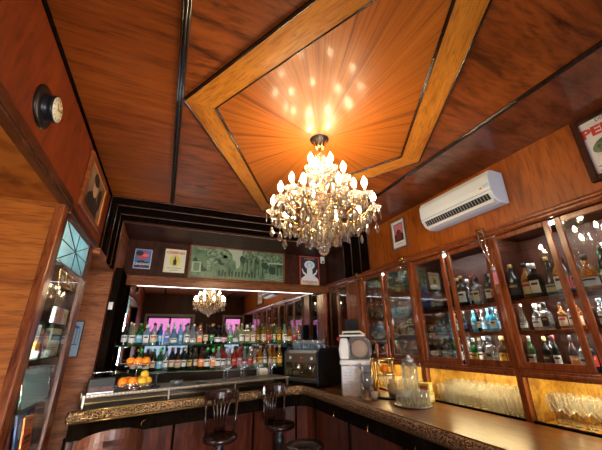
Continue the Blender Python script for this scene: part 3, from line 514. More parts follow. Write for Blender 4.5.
LW = {k: k[2:].replace('neon', 'bright green').replace('sky', 'light blue') for k in MATS if k.startswith('l_')}
_bm = {}
def part_mesh(kind, what, mat, sq):
    key = (kind, what, mat)
    if key not in _bm:
        pr, (l0, l1, lr), cr, c0, c1 = PROF[kind]; n = 4 if kind == 'square' else 14; b = MB(); f = 1.0
        if kind == 'square':
            b.at((0, 0, 0), (0, 0, pi / 4))
        if what == 'body': b.lathe(pr, n, cap=False, sm=kind != 'square')
        elif what == 'label':
            if kind == 'square': b.at(); h = lr * .7072; b.box(-h * .86, h * .86, -h - .0012, -h - .0002, l0, l1)
            else: b.lathe([(lr, l0), (lr, l1)], 14, cap=False, a0=-pi / 2 - 1.25, a1=-pi / 2 + 1.25)
        elif what == 'label_print':
            m = l0 + (l1 - l0) * .62; e = l0 + (l1 - l0) * .82
            if kind == 'square': b.at(); h = lr * .7072; b.box(-h * .6, h * .6, -h - .0018, -h - .0013, m, e)
            else: b.lathe([(lr + .0006, m), (lr + .0006, e)], 10, cap=False, a0=-pi / 2 - .75, a1=-pi / 2 + .75)
        else: b.at(); b.lathe([(0, c0), (cr, c0), (cr, c1 - .004), (cr * .85, c1), (0, c1)], 10, cap=False)
        me = b.mesh(what if what != 'body' else 'bottle'); me.materials.append(MATS[mat]); _bm[key] = me
    return _bm[key]
PRN = {'l_white': 'l_black', 'l_cream': 'l_red', 'l_black': 'l_gold', 'l_red': 'l_gold', 'l_yellow': 'l_red', 'l_orange': 'l_white', 'l_blue': 'l_white', 'l_sky': 'l_white', 'l_green': 'l_cream', 'l_gold': 'l_black', 'l_pink': 'l_white', 'l_neon': 'l_white'}
def art(w): return w
def bottle(kind, gm, lm, cm, loc, rz, sc, where, group):
    o = bpy.data.objects.new('bottle', part_mesh(kind, 'body', gm, 0)); COL.objects.link(o); o.location = loc; o.rotation_euler = (0, 0, rz); o.scale = (sc, sc, sc)
    lab = f'{GW[gm]} {KW[kind]} bottle, {LW[lm]} label, {where}'
    tag(o, lab, 'bottle', group)
    for w, m in (('label', lm), ('cap', cm)):
        c = bpy.data.objects.new(w, part_mesh(kind, w, m, 0)); COL.objects.link(c); c.parent = o
        if w == 'label': d = bpy.data.objects.new('label_print', part_mesh(kind, 'label_print', PRN[lm], 0)); COL.objects.link(d); d.parent = c
    return o
rb = random.Random(11)
# ---- glass shelves and the mirror behind the bar
t = thing('wall_mirror', 'big wall mirror behind the bar reflecting the chandelier and street windows', 'mirror', (.92, YB, 1.15))
ob('glass', MB().box(-.53, 2.335, YB - .012, YB - .001, 1.15, 2.37), 'mirror', t, world=True)
ob('frame', MB().box(-.56, -.53, YB - .03, YB, 1.15, 2.37).box(2.325, 2.335, YB - .02, YB - .012, 1.15, 2.37).tube([(-.53, YB - .02, 1.15), (-.53, YB - .02, 2.365), (2.33, YB - .02, 2.365)], .008, 6), 'frame_wood', t, world=True)
t = thing('added_mirror_strip', 'slim added light strip hidden under the beam to brighten the mirror shelves', 'lamp', (.9, 4.56, 2.36)); ob('tube', MB().box(-.40, 2.2, 4.550, 4.570, 2.358, 2.364), 'added_mirror_glow', t, world=True); ob('housing', MB().box(-.42, 2.22, 4.545, 4.575, 2.364, 2.3745), 'steel', t, world=True)  # strip added under the beam to brighten the bottles on the shelves
bb = thing('back_bar', 'dark low back counter running under the mirror behind the bar', 'counter', (.9, 4.4, 0))
ob('cabinet', MB().box(-.52, 1.48, 4.27, 4.58, 0, 1.10), 'black_wood', bb, .004, world=True); ob('worktop', MB().box(-.52, 1.48, 4.24, 4.585, 1.10, 1.13), 'stone_top', bb, .004, world=True)
for k in range(5): dd = ob('door', MB().box(-.50 + k * .395, -.13 + k * .395, 4.255, 4.27, .1, 1.05), 'dark_panel', bb, .004, world=True)
def gshelf(label, z, x0, x1):
    t = thing('glass_shelf', label, 'shelf', ((x0 + x1) / 2, 4.46, z))
    ob('pane', MB().box(x0, x1, 4.36, 4.585, z - .010, z), 'shelf_glass', t, world=True); ob('front_edge', MB().box(x0, x1, 4.352, 4.36, z - .011, z + .001), 'g_green', t, world=True)
    n = 5
    for k in range(n):
        x = x0 + .1 + (x1 - x0 - .2) * k / (n - 1); ob('bracket', MB().box(x - .005, x + .005, 4.38, 4.588, z - .024, z - .010), 'chrome', t, world=True)
gshelf('upper glass shelf of bottles in front of the mirror', 1.61, -.50, 2.25); gshelf('lower glass shelf of bottles in front of the mirror', 1.315, -.50, 1.60)
U = ['wine g_dark l_white l_black', 'round g_pale l_white l_gold', 'round g_green l_sky l_green', 'square g_sky l_white l_white', 'round g_clear l_cream l_black', 'slim g_blue l_sky l_blue', 'square g_clear l_blue l_white', 'squat g_sky l_white l_white', 'slim g_sky l_sky l_white', 'round g_clear l_white l_black', 'cone g_clear l_white l_white', 'square g_clear l_orange l_orange', 'wine g_brown l_cream l_black', 'wine g_dark l_green l_gold', 'squat g_dark l_white l_black', 'squat g_brown l_pink l_black', 'round g_clear l_green l_white', 'cone g_clear l_white l_black', 'round g_pale l_white l_gold', 'square g_pale l_cream l_white', 'square g_pale l_cream l_white', 'slim g_amber l_gold l_red', 'round g_gold l_cream l_black', 'round g_amber l_red l_black', 'slim g_green l_cream l_gold', 'wine g_gold l_yellow l_black', 'round g_pale l_white l_green', 'squat g_amber l_cream l_black', 'round g_clear l_red l_red', 'slim g_gold l_white l_black']
LO = ['wine g_dark l_white l_black', 'wine g_green l_white l_neon', 'round g_dark l_white l_black', 'wine g_dark l_cream l_green', 'round g_green l_sky l_neon', 'wine g_clear l_white l_black', 'wine g_dark l_cream l_red', 'round g_brown l_cream l_black', 'wine g_dark l_white l_gold', 'wine g_dark l_gold l_black', 'slim g_brown l_cream l_black', 'round g_brown l_orange l_black', 'round g_dark l_white l_neon', 'square g_brown l_orange l_neon', 'round g_clear l_white l_neon', 'round g_red l_white l_black', 'slim g_clear l_white l_white', 'round g_red l_red l_black', 'wine g_red l_pink l_red', 'cone g_clear l_pink l_white', 'round g_clear l_red l_white', 'slim g_clear l_cream l_black', 'round g_amber l_yellow l_gold', 'wine g_clear l_white l_black', 'slim g_gold l_cream l_gold', 'round g_amber l_gold l_red', 'round g_gold l_yellow l_yellow']
def row(spec, x0, x1, y, z, hmax, side, grp):
    for i, s in enumerate(spec):
        k, g, l, c = s.split(); x = x0 + (x1 - x0) * i / (len(spec) - 1); h = PROF[k][4]
        bottle(k, g, l, c, (x, y + (.012 if i % 2 else -.008), z + .0008), rb.uniform(-.25, .25) if k != 'square' else rb.uniform(-.1, .1), min(hmax / h, 1.0) * rb.uniform(.93, 1), f'{nth(i + 1)} from left, {side}', grp)
row(U, -.42, 1.86, 4.415, 1.61, .265, 'front row of upper mirror shelf', 'bottles on the upper mirror shelf')
row(LO, -.28, 1.55, 4.415, 1.315, .265, 'front row of lower mirror shelf', 'bottles on the lower mirror shelf')
R2 = ['slim g_clear l_white l_white', 'round g_gold l_cream l_black', 'wine g_green l_white l_gold', 'slim g_sky l_white l_white', 'wine g_clear l_cream l_red', 'wine g_amber l_gold l_black', 'slim g_dark l_white l_red', 'round g_clear l_sky l_white', 'wine g_pale l_green l_gold', 'slim g_gold l_white l_black', 'wine g_green l_cream l_green', 'wine g_amber l_white l_gold', 'slim g_clear l_yellow l_black', 'wine g_pale l_cream l_white']
row(R2, -.38, 1.82, 4.52, 1.61, .275, 'rear row of upper mirror shelf', 'bottles on the upper mirror shelf')
row([R2[(i * 5 + 2) % 14] for i in range(14)], -.25, 1.52, 4.52, 1.315, .265, 'rear row of lower mirror shelf', 'bottles on the lower mirror shelf')
# ================================================================ RIGHT WALL CABINETS
XB = 2.80
def cabinet(ya, yb, shelves, label, niche=True, pil=.055):
    t = thing('glazed_cabinet', label, 'cabinet', (XR, (ya + yb) / 2, 1.0), group='glazed wall cabinets'); zb = 1.41
    ob('carcass', MB().box(XB, XB + .02, ya, yb, zb - .02, 2.45).box(XR + .025, XB, ya, ya + .014, zb, 2.45).box(XR + .025, XB, yb - .014, yb, zb, 2.45).box(XR + .025, XB, ya, yb, 2.43, 2.455).box(XR + .005, XB, ya, yb, zb - .018, zb + .008), 'dark_panel', t, world=True)
    ob('rail', MB().box(XR - .022, XR + .03, ya, yb, 1.372, 1.425).box(XR - .034, XR + .01, ya, yb, 1.385, 1.408), 'frame_wood', t, .004, world=True)
    ob('light_strip', MB().box(XR + .06, XR + .085, ya + .08, yb - .08, 2.418, 2.428), 'cool_strip', t, world=True)
    for z in shelves[1:]: ob('light_strip', MB().box(XR + .060, XR + .074, ya + .05, yb - .05, z - .024, z - .0165), 'added_shelf_light', t, world=True)  # added strips tucked behind the shelf lips to brighten the bottles
    for z in shelves[1:]: ob('shelf', MB().box(XR + .045, XB, ya + .014, yb - .014, z - .016, z).box(XR + .045, XR + .056, ya + .014, yb - .014, z - .030, z - .016), 'frame_wood', t, .002, world=True)
    m = (ya + yb) / 2
    for (a, e, x) in ((m + .022, yb, XR - .002), (ya, m - .012, XR + .004)):
        w = .040; d = MB().box(x, x + .022, a, a + w, 1.425, 2.435).box(x, x + .022, e - w, e, 1.425, 2.435).box(x, x + .022, a + w, e - w, 1.425, 1.475).box(x, x + .022, a + w, e - w, 2.395, 2.435)
        d = ob('door', d, 'frame_wood', t, .004, world=True); L0 = V(t.location)
        p = ob('pane', MB().box(x + .009, x + .013, a + w, e - w, 1.475, 2.395), 'pane', d); p.data.transform(M.Translation(-L0))
    pb = MB().box(XR - .02, XR + .03, yb, yb + pil, 1.06, 2.44)
    for k in range(3): pb.tube([(XR - .02, yb + pil * (.2 + .3 * k), 1.42), (XR - .02, yb + pil * (.2 + .3 * k), 2.43)], pil * .13, 8)
    ob('pilaster', pb, 'frame_wood', t, world=True)
    if niche:
        ob('niche_lining', MB().box(XB - .02, XB + .01, ya, yb, 1.07, 1.392).box(XR + .02, XB, ya, yb, 1.06, 1.086).box(XR + .02, XB, ya, ya + .012, 1.08, 1.392).box(XR + .02, XB, yb - .012, yb, 1.08, 1.392), 'niche_wood', t, world=True)
        ob('niche_sill', MB().box(XR - .012, XR + .022, ya, yb, 1.062, 1.098), 'black_wood', t, .003, world=True)
        ob('light_strip', MB().box(XR + .10, XR + .125, ya + .12, yb - .12, 1.378, 1.388), 'led_strip', t, world=True)
    return t
SA, SC3 = [1.418, 1.69, 1.915], [1.418, 1.66, 1.89, 2.13]
cabinet(.68, 1.62, SA, 'glazed wall cabinet nearest the viewer, its pane mirroring the chandelier, wine glasses below', pil=.045)
cabinet(1.665, 2.56, SA, 'middle glazed wall cabinet with turquoise bottles, tumblers in the lit niche below', pil=.06)
cabinet(2.62, 3.55, SC3, 'glazed wall cabinet farthest down the wall, four shelves, behind the juicer', pil=.07)
cabinet(-.28, .635, SA, 'glazed wall cabinet with empty shelves next to the street window', pil=.045)
S(f'trim_{k_}', MB().box(XR - .02, XR + .03, 3.62, 3.95, 1.06, 2.44).box(XR - .03, XR - .015, 3.64, 3.66, 1.06, 2.44).box(XR - .03, XR - .015, 3.90, 3.93, 1.06, 2.44), 'frame_wood', .004); k_ += 1
sp = thing('speaker', 'black box speaker fixed on the wooden panel past the farthest cabinet', 'speaker', (XR - .021, 3.775, 1.60)); ob('case', MB().box(-.11, 0, -.085, .085, 0, .30), 'black_matt', sp, .006); ob('grille', MB().box(-.114, -.11, -.075, .075, .01, .29), 'dark_metal', sp)
fc_ = thing('glazed_cabinet', 'narrow glazed corner cabinet of glassware next to the mirror', 'cabinet', (XR, 4.24, 1.0), group='glazed wall cabinets')
ob('carcass', MB().box(XB, XB + .02, 3.95, 4.52, 1.06, 2.45).box(XR + .02, XB, 3.95, 3.97, 1.06, 2.45).box(XR + .02, XB, 4.5, 4.52, 1.06, 2.45).box(XR + .02, XB, 3.95, 4.52, 2.43, 2.45).box(XR, XB, 3.95, 4.52, 1.06, 1.11), 'frame_wood', fc_, world=True)
ob('mirror_back', MB().box(XB - .006, XB - .001, 3.97, 4.5, 1.11, 2.43), 'mirror', fc_, world=True)
for z in (1.40, 1.72, 2.04): ob('shelf', MB().box(XR + .04, XB - .01, 3.97, 4.5, z - .008, z), 'shelf_glass', fc_, world=True)
for a, e in ((3.96, 4.225), (4.235, 4.51)):
    d = ob('door', MB().box(XR - .004, XR + .018, a, a + .025, 1.11, 2.43).box(XR - .004, XR + .018, e - .025, e, 1.11, 2.43).box(XR - .004, XR + .018, a, e, 1.11, 1.14).box(XR - .004, XR + .018, a, e, 2.40, 2.43), 'frame_wood', fc_, .003, world=True); p = ob('pane', MB().box(XR + .005, XR + .008, a + .025, e - .025, 1.14, 2.40), 'pane', d); p.data.transform(M.Translation(-V(fc_.location)))
gl_i = 0
for zi, z in enumerate((1.40, 1.72, 2.04)):
    for k in range(5):
        t = thing('drinking_glass', f'tall clear glass, {nth(k + 1)} from left on the {["lowest", "middle", "top"][zi]} corner cabinet shelf', 'glass', (XR + .12, 4.44 - k * .09, z + .0005), group='tall glasses in the corner cabinet'); ob('bowl', MB().lathe([(.02, .012), (.034, .04), (.036, .15)], 12, cap=False), 'g_wine', t); ob('base', MB().lathe([(0, 0), (.026, 0), (.026, .006), (.012, .012), (0, .012)], 12), 'g_clear', t)
def cab_row(spec, y0, y1, x, z, hmax, side, grp):
    if x < 2.6:
        e_ = pool(2, len(side) + int(z * 100)); spec = spec[:3] + e_[:1] + spec[3:7] + e_[1:] + spec[7:]
    for i, s in enumerate(spec):
        k, g, l, c = s.split(); y = y0 + (y1 - y0) * (i / (len(spec) - 1)); h = PROF[k][4]
        bottle(k, g, l, c, (x + (.028 if i % 2 else -.012), y, z + .0008), -pi / 2 + (rb.uniform(-.3, .3) if k != 'square' else rb.uniform(-.1, .1)), min(hmax / h, 1.02) * rb.uniform(.93, 1), f'{nth(i + 1)} from left, {side}', grp)
POOL = ['wine g_dark l_white l_black', 'round g_amber l_cream l_black', 'round g_clear l_white l_gold', 'wine g_dark l_yellow l_gold', 'slim g_dark l_cream l_red', 'square g_clear l_white l_black', 'round g_brown l_red l_black', 'squat g_amber l_cream l_gold', 'wine g_green l_white l_green', 'cone g_dark l_gold l_gold', 'round g_gold l_white l_black', 'wine g_brown l_orange l_black', 'slim g_clear l_blue l_white', 'round g_dark l_white l_white', 'wine g_dark l_red l_black', 'round g_clear l_sky l_white']
def pool(n, seed): r = random.Random(seed); return [r.choice(POOL) for _ in range(n)]
ga, gb, gc = 'bottles in the nearest wall cabinet', 'bottles in the middle wall cabinet', 'bottles in the farthest wall cabinet'
# nearest cabinet (A)
cab_row(['round g_dark l_black l_gold', 'round g_amber l_cream l_black', 'square g_dark l_white l_white', 'round g_amber l_white l_black', 'round g_clear l_white l_gold', 'squat g_amber l_white l_black', 'wine g_dark l_green l_black', 'squat g_green l_black l_green', 'round g_brown l_white l_black'], 1.56, .74, 2.53, 1.915, .29, 'top shelf, nearest cabinet', ga)
cab_row(['cone g_clear l_white l_white', 'squat g_clear l_white l_white', 'square g_clear l_black l_black', 'round g_clear l_white l_black', 'square g_brown l_pink l_black', 'round g_clear l_white l_sky', 'square g_clear l_blue l_white', 'round g_gold l_cream l_gold', 'wine g_dark l_gold l_black'], 1.56, .74, 2.53, 1.69, .19, 'middle shelf, nearest cabinet', ga)
cab_row(['wine g_green l_white l_white', 'wine g_dark l_black l_gold', 'slim g_dark l_white l_red', 'round g_clear l_white l_white', 'wine g_dark l_sky l_black', 'round g_brown l_cream l_black', 'wine g_dark l_white l_gold', 'round g_dark l_red l_black', 'wine g_green l_cream l_black'], 1.56, .74, 2.53, 1.418, .235, 'lowest shelf, nearest cabinet', ga)
# middle cabinet (B)
cab_row(['round g_blue l_blue l_blue', 'square g_clear l_white l_white', 'squat g_clear l_white l_white', 'square g_brown l_black l_black', 'round g_dark l_orange l_gold', 'round g_dark l_white l_gold', 'wine g_brown l_cream l_red', 'wine g_dark l_white l_black', 'wine g_dark l_red l_red'], 2.50, 1.73, 2.53, 1.915, .28, 'top shelf, middle cabinet', gb)
cab_row(['round g_amber l_gold l_black', 'round g_clear l_white l_white', 'cone g_clear l_sky l_white', 'squat g_clear l_white l_black', 'wine g_dark l_white l_black', 'slim g_dark l_blue l_white', 'round g_aqua l_sky l_sky', 'round g_aqua l_sky l_sky', 'round g_aqua l_white l_sky', 'slim g_aqua l_sky l_white'], 2.50, 1.73, 2.53, 1.69, .19, 'middle shelf, middle cabinet', gb)
cab_row(['wine g_dark l_cream l_black', 'wine g_dark l_gold l_gold', 'round g_brown l_white l_black', 'wine g_dark l_white l_red', 'slim g_clear l_white l_black', 'wine g_green l_yellow l_white', 'wine g_dark l_orange l_white', 'wine g_dark l_yellow l_gold', 'slim g_dark l_yellow l_black'], 2.50, 1.73, 2.53, 1.418, .235, 'lowest shelf, middle cabinet', gb)
# farthest cabinet (C)
cab_row(['wine g_dark l_white l_black', 'round g_clear l_white l_black', 'square g_clear l_white l_gold', 'slim g_dark l_cream l_black', 'round g_clear l_white l_white', 'square g_pale l_white l_black', 'wine g_brown l_gold l_black', 'round g_clear l_cream l_gold', 'wine g_dark l_black l_gold', 'wine g_amber l_cream l_black'], 3.48, 2.69, 2.53, 2.13, .26, 'top shelf, farthest cabinet', gc)
cab_row(['slim g_pale l_cream l_gold', 'round g_clear l_white l_white', 'wine g_pale l_gold l_black', 'round g_gold l_cream l_black', 'square g_clear l_white l_black', 'round g_clear l_sky l_white', 'wine g_dark l_orange l_black', 'round g_clear l_white l_black', 'square g_clear l_sky l_white', 'wine g_dark l_yellow l_gold'], 3.48, 2.69, 2.53, 1.89, .204, 'second shelf, farthest cabinet', gc)
cab_row(['square g_sky l_white l_white'] * 5 + ['round g_brown l_cream l_black', 'wine g_dark l_red l_black', 'round g_amber l_white l_gold', 'wine g_dark l_white l_black', 'round g_pale l_gold l_black'], 3.48, 2.69, 2.53, 1.66, .195, 'third shelf, farthest cabinet', gc)
cab_row(['round g_green l_white l_gold', 'slim g_clear l_white l_black', 'round g_amber l_cream l_black', 'wine g_dark l_white l_white', 'round g_clear l_white l_white', 'wine g_pale l_cream l_green', 'round g_dark l_gold l_black', 'wine g_brown l_white l_red', 'square g_clear l_white l_black', 'wine g_dark l_cream l_gold'], 3.48, 2.69, 2.53, 1.418, .206, 'lowest shelf, farthest cabinet', gc)
for nm, (ya_, yb_), zz, h, g in (('nearest', (1.50, .80), SA, (.24, .202, .29), ga), ('middle', (2.45, 1.78), SA, (.24, .202, .29), gb)):
    for z, hm, w in zip(zz, h, ('lowest', 'middle', 'top')): cab_row(pool(7, hash(nm[0]) % 1 + ord(nm[0]) + int(z * 100)), ya_, yb_, 2.67, z, hm, f'rear row, {w} shelf, {nm} cabinet', g)
for z, w in zip(SC3, ('lowest', 'third', 'second', 'top')): cab_row(pool(7, int(z * 77)), 3.44, 2.74, 2.67, z, .21 if z < 2.1 else .25, f'rear row, {w} shelf, farthest cabinet', gc)
# ---- glasses in the lit niches
W_B, W_S, W_F = MB().lathe([(.004, .075), (.022, .088), (.034, .115), (.036, .14), (.028, .185)], 12, cap=False).mesh('bowl'), MB().lathe([(.0035, .006), (.003, .03), (.004, .076)], 6, cap=False).mesh('stem'), MB().lathe([(0, 0), (.032, 0), (.031, .003), (.004, .008), (0, .008)], 12).mesh('foot')
T_B, T_F = MB().lathe([(.024, .01), (.030, .10), (.031, .13)], 12, cap=False).mesh('bowl'), MB().lathe([(0, 0), (.024, 0), (.024, .01), (0, .01)], 12).mesh('base')
for me in (W_B, W_S, W_F, T_B): me.materials.append(MATS['g_wine'])
T_F.materials.append(MATS['g_clear'])
def stem_glass(name, loc, label, grp, sc=1.):
    t = thing(name, label, 'glass', loc, (0, 0, 0), grp); t.scale = (sc, sc, sc)
    for n_, me in (('bowl', W_B), ('stem', W_S), ('foot', W_F)): o = bpy.data.objects.new(n_, me); COL.objects.link(o); o.parent = t
    return t
def tumbler(loc, label, grp, sc=1., rx=0.):
    t = thing('tumbler', label, 'glass', loc, (rx, 0, 0), grp); t.scale = (sc, sc, sc)
    for n_, me in (('bowl', T_B), ('base', T_F)): o = bpy.data.objects.new(n_, me); COL.objects.link(o); o.parent = t
    return t
for r in range(3):
    for i in range(10): stem_glass('wine_glass', (2.50 + r * .085, 1.50 - i * .083 + .02 * r, 1.0865), f'stemmed wine glass, {nth(i + 1)} from left in {["front", "middle", "rear"][r]} row, near lit niche', 'stemmed wine glasses in the near niche')
for r in range(4):
    for i in range(11):
        loc = (2.50 + r * .072, 2.47 - i * .074 + .015 * r, 1.0865); w = f'{nth(i + 1)} from left in {nth(r + 1)} row, middle lit niche'
        if (r == 0 and 3 <= i <= 6) or r == 2: stem_glass('wine_glass', loc, f'stemmed glass, {w}', 'glasses in the middle niche', .95)
        else: tumbler(loc, f'straight tumbler, {w}', 'glasses in the middle niche', 1.15 if r < 2 else 1.4)
for r in range(2):
    for i in range(8): tumbler((2.53 + r * .1, 3.42 - i * .09, 1.0865), f'straight tumbler, {nth(i + 1)} from left in {nth(r + 1)} row, far niche', 'tumblers in the far niche', 1.1)
# ---- brass ladder brackets on the cornice
for i, (y, l) in enumerate(((3.58, 'brass bracket on the cornice over the far pilaster, nearest the mirror'), (2.65, 'brass bracket on the cornice below the small pink photograph'), (1.655, 'brass bracket on the cornice holding a rod and looped cord'))):
    t = thing('brass_bracket', l, 'bracket', (XR - .046, y, 2.46), (0, 0, 0), 'brass brackets on the cornice')
    ob('plate', MB().tube([(-.008, -.035, -.01), (-.008, .035, -.01), (-.008, .035, .055), (-.008, -.035, .055)], .006, 6, True), 'brass', t)
    ob('roller', MB().tube([(-.012, -.02, .03), (-.012, .02, .03)], .012, 8), 'brass', t); ob('arm', MB().tube([(-.008, .03, -.01), (-.008, .03, -.09)], .005, 6), 'chrome', t)
    rod = ob('rod', MB().tube([(-.03, .16, -.05), (-.03, -.13, -.05)], .006, 6), 'chrome' if i == 2 else 'brass', t)
    if i == 2:
        ob('cord', MB().tube([(-.02, .02, .03), (-.02, .01, -.10), (-.02, -.04, -.27), (-.02, -.035, -.10), (-.02, -.03, .05)], .004, 6), 'chrome', t); ob('ball', MB().ball((-.02, -.045, -.30), .02, 10, 8), 'steel', t); ob('tag', MB().box(-.026, -.014, -.06, -.035, -.42, -.32), 'l_pink', t)
# ================================================================ THE BAR
bar = thing('bar_counter', 'long L shaped bar counter with carved metal bumper edge and dark wood front', 'counter', (1.3, 3.3, 0))
PATH = [(-.60, 3.36)] + [(-.60 + 2.10 * t, 3.36 + .475 * t + .02 * sin(pi * t)) for t in (.2, .4, .6, .8, 1)] + [(1.58, 3.835), (1.635, 3.80), (1.66, 3.74), (1.665, 3.0), (1.66, 2.2), (1.64, 1.4), (1.62, .2)]
inner = []
ob('top', MB().prism(PATH + [(2.425, .2), (2.425, 4.45), (1.52, 4.20), (-.59, 3.95)], 1.055, 1.088), 'counter_top', bar, .003, world=True)
bp = [(-.02, 1.115), (.012, 1.122), (.03, 1.112), (.036, 1.085), (.03, 1.055), (.008, 1.042), (-.02, 1.045)]
ob('bumper', MB().sweep(PATH, bp), 'carved_brass', bar, .004, world=True)
ob('bumper_bead', MB().tube([(x - .004, y - .012, 1.122) for x, y in PATH], .006, 6).tube([(x - .002, y - .008, 1.038) for x, y in PATH], .007, 6), 'old_brass', bar, world=True)
ob('bumper_end', MB().lathe([(0, 1.035), (.035, 1.04), (.045, 1.08), (.035, 1.12), (0, 1.125)], 12, (-.60, 3.375, 0)), 'carved_brass', bar, world=True)
def inset(d): # move the path inward (away from the customers)
    out = []
    for i, p in enumerate(PATH):
        a = V(PATH[max(0, i - 1)]); b = V(PATH[min(len(PATH) - 1, i + 1)]); t = (b - a).normalized(); out.append((p[0] - t.y * d, p[1] + t.x * d))
    return out
P2 = inset(.06); P3 = inset(.12)
ob('shade_band', MB().sweep(P2, [(0, .90), (0, 1.055), (-.03, 1.055), (-.03, .90)]), 'black_wood', bar, world=True)  # black band stands in for the shade under the bumper
ob('front_panel', MB().sweep(P3, [(0, .10), (0, .93), (-.03, .93), (-.03, .10)]), 'bar_front', bar, world=True)
ob('plinth', MB().sweep(P3, [(.01, 0), (.01, .11), (-.03, .11), (-.03, 0)]), 'black_wood', bar, world=True)
for i in (0, 2, 4, 6, 8, 9, 10, 11): x, y = inset(.115)[i]; ob('batten', MB().tube([(x, y, .1), (x, y, .92)], .012, 8), 'black_wood', bar, world=True)
ob('end_panel', MB().box(-.595, -.57, 3.45, 3.945, 0, 1.055), 'dark_panel', bar, world=True)
for i, (x, y) in enumerate(((-.1, 3.40), (1.55, 2.9), (1.55, 2.35), (1.53, 1.8))): ob('bag_hook', MB().tube([(x + .06, y + .06, 1.0), (x + .03, y + .03, .99), (x + .02, y + .02, .97), (x + .035, y + .03, .955)], .005, 6), 'brass', bar, world=True)
# glass tapas case on the back leg of the bar
AC_ = math.atan2(.475, 2.10)
cs = thing('display_case', 'long low glass display case with silver trim on the bar before the mirror', 'display case', (-.555, 3.425, 1.0885), (0, 0, AC_)); LC = 2.09
ob('top', MB().box(0, LC, -.005, .36, .122, .140), 'stone_top', cs, .003); ob('front_pane', MB().box(.01, LC - .01, .004, .010, .006, .122), 'pane_soft', cs)
tm = MB().box(-.004, LC, -.012, -.004, .124, .140)
for k in range(70): tm.ball((LC * (k + .5) / 70, -.012, .132), .0075, 6, 4)
ob('beaded_trim', tm, 'bronze_steel', cs); ob('lower_trim', MB().box(0, LC, -.004, .004, 0, .010), 'bronze_steel', cs)
for k in range(4): ob('post', MB().box(LC * k / 3.02, LC * k / 3.02 + .012, -.002, .010, 0, .124), 'bronze_steel', cs)
ob('back_panel', MB().box(0, LC, .35, .356, 0, .122), 'bronze_steel', cs); ob('tray', MB().box(.02, LC - .02, .02, .34, .006, .02), 'steel', cs); ob('lower_shelf', MB().box(.02, LC - .02, .10, .34, .06, .066), 'old_brass', cs)
def on_case(x, y): # point on the case top: x along, y depth
    return (-.555 + x * cos(AC_) - y * sin(AC_), 3.425 + x * sin(AC_) + y * cos(AC_), 1.229)
rg = thing('cash_box', 'black and brown box with a chrome rail at the left end of the bar', 'box', (*on_case(.02, .02)[:2], 1.229), (0, 0, AC_))
ob('case', MB().prism([(0, 0), (.16, 0), (.16, .09), (.12, .12), (0, .12)], .0, .20, 'yz'), 'black_matt', rg, .004); ob('front_panel', MB().box(.012, .188, -.004, 0, .02, .055), 'chair_wood', rg); ob('rail', MB().tube([(.02, .10, .115), (.02, .10, .165), (.18, .10, .165), (.18, .10, .115)], .004, 6), 'chrome', rg); ob('drawer_edge', MB().box(0, .20, -.003, 0, .004, .012), 'steel', rg)
# two tier fruit stand
fx, fy, fz = on_case(.40, .13)
fs = thing('fruit_stand', 'two tier wire fruit stand on the left of the display case', 'fruit stand', (fx, fy, fz)); b = MB()
for (r, z) in ((.155, .05), (.15, .025), (.115, .225), (.11, .20)): b.tube([(r * cos(2 * pi * k / 24), r * .62 * sin(2 * pi * k / 24), z) for k in range(24)], .003, 5, True)
for k in range(12):
    a = 2 * pi * k / 12; b.tube([(0, 0, .022), (.15 * cos(a), .093 * sin(a), .025), (.155 * cos(a), .096 * sin(a), .05)], .002, 4); b.tube([(0, 0, .198), (.11 * cos(a), .068 * sin(a), .2), (.115 * cos(a), .071 * sin(a), .225)], .002, 4)
ob('basket', b, 'chrome', fs); ob('post', MB().tube([(0, .0, 0), (0, 0, .33)], .005, 6), 'chrome', fs); ob('foot', MB().lathe([(0, 0), (.07, 0), (.02, .018), (0, .02)], 16), 'chrome', fs)
def fruit(nm, x, y, z, r, mat, label, grp, sq=(1, 1, .95)):
    t = thing(nm, label, nm, (fx + x, fy + y, fz + z), (.3, .2, x * 9), grp); ob('peel', MB().ball((0, 0, 0), r, 16, 12, sq), mat, t); ob('stem_scar', MB().ball((0, 0, r * sq[2] * .985), .006, 6, 4, (1, 1, .4)), 'l_green', t)
for i, (x, y, z, r) in enumerate(((-.10, -.035, .070, .043), (-.015, -.042, .070, .043), (-.06, .036, .072, .040))): fruit('orange', x, y, z, r, 'orange_peel', f'round orange in the lower basket of the fruit stand, {["leftmost", "front middle", "behind the front two"][i]}', 'oranges on the fruit stand')
for i, (x, y, z, r) in enumerate(((-.062, -.01, .245, .040), (.008, -.012, .245, .040), (.075, -.005, .245, .040))): fruit('orange', x, y, z, r, 'orange_peel', f'round orange in the upper basket of the fruit stand, {["left", "middle", "right"][i]} of three', 'oranges on the fruit stand')
for i, (x, y, z, r) in enumerate(((.07, -.045, .068, .038), (.115, .0, .068, .036), (.05, .035, .072, .038), (.08, .0, .125, .035))): fruit('lemon', x, y, z, r, 'lemon_peel', f'yellow orange lemon in the lower basket of the fruit stand, {["in front", "far right", "at the back", "on top of the others"][i]}', 'lemons on the fruit stand', (1.2, 1, 1))
kx, ky, kz = on_case(.60, .16)
ks = thing('cake_stand', 'small round steel cake stand beside the fruit stand', 'cake stand', (kx, ky, kz)); ob('plate', MB().lathe([(0, .115), (.07, .118), (.085, .128), (.085, .132), (.06, .126), (0, .124)], 24), 'steel', ks); ob('foot', MB().lathe([(0, 0), (.05, 0), (.045, .008), (.012, .02), (.009, .07), (.02, .115), (0, .115)], 16), 'dark_metal', ks)
C_B, C_S = MB().lathe([(.004, .085), (.03, .095), (.048, .118), (.05, .135)], 14, cap=False).mesh('bowl'), MB().lathe([(.032, 0), (.030, .003), (.004, .008), (.0035, .05), (.005, .086)], 10, cap=False).mesh('stem')
for me in (C_B, C_S): me.materials.append(MATS['g_clear'])
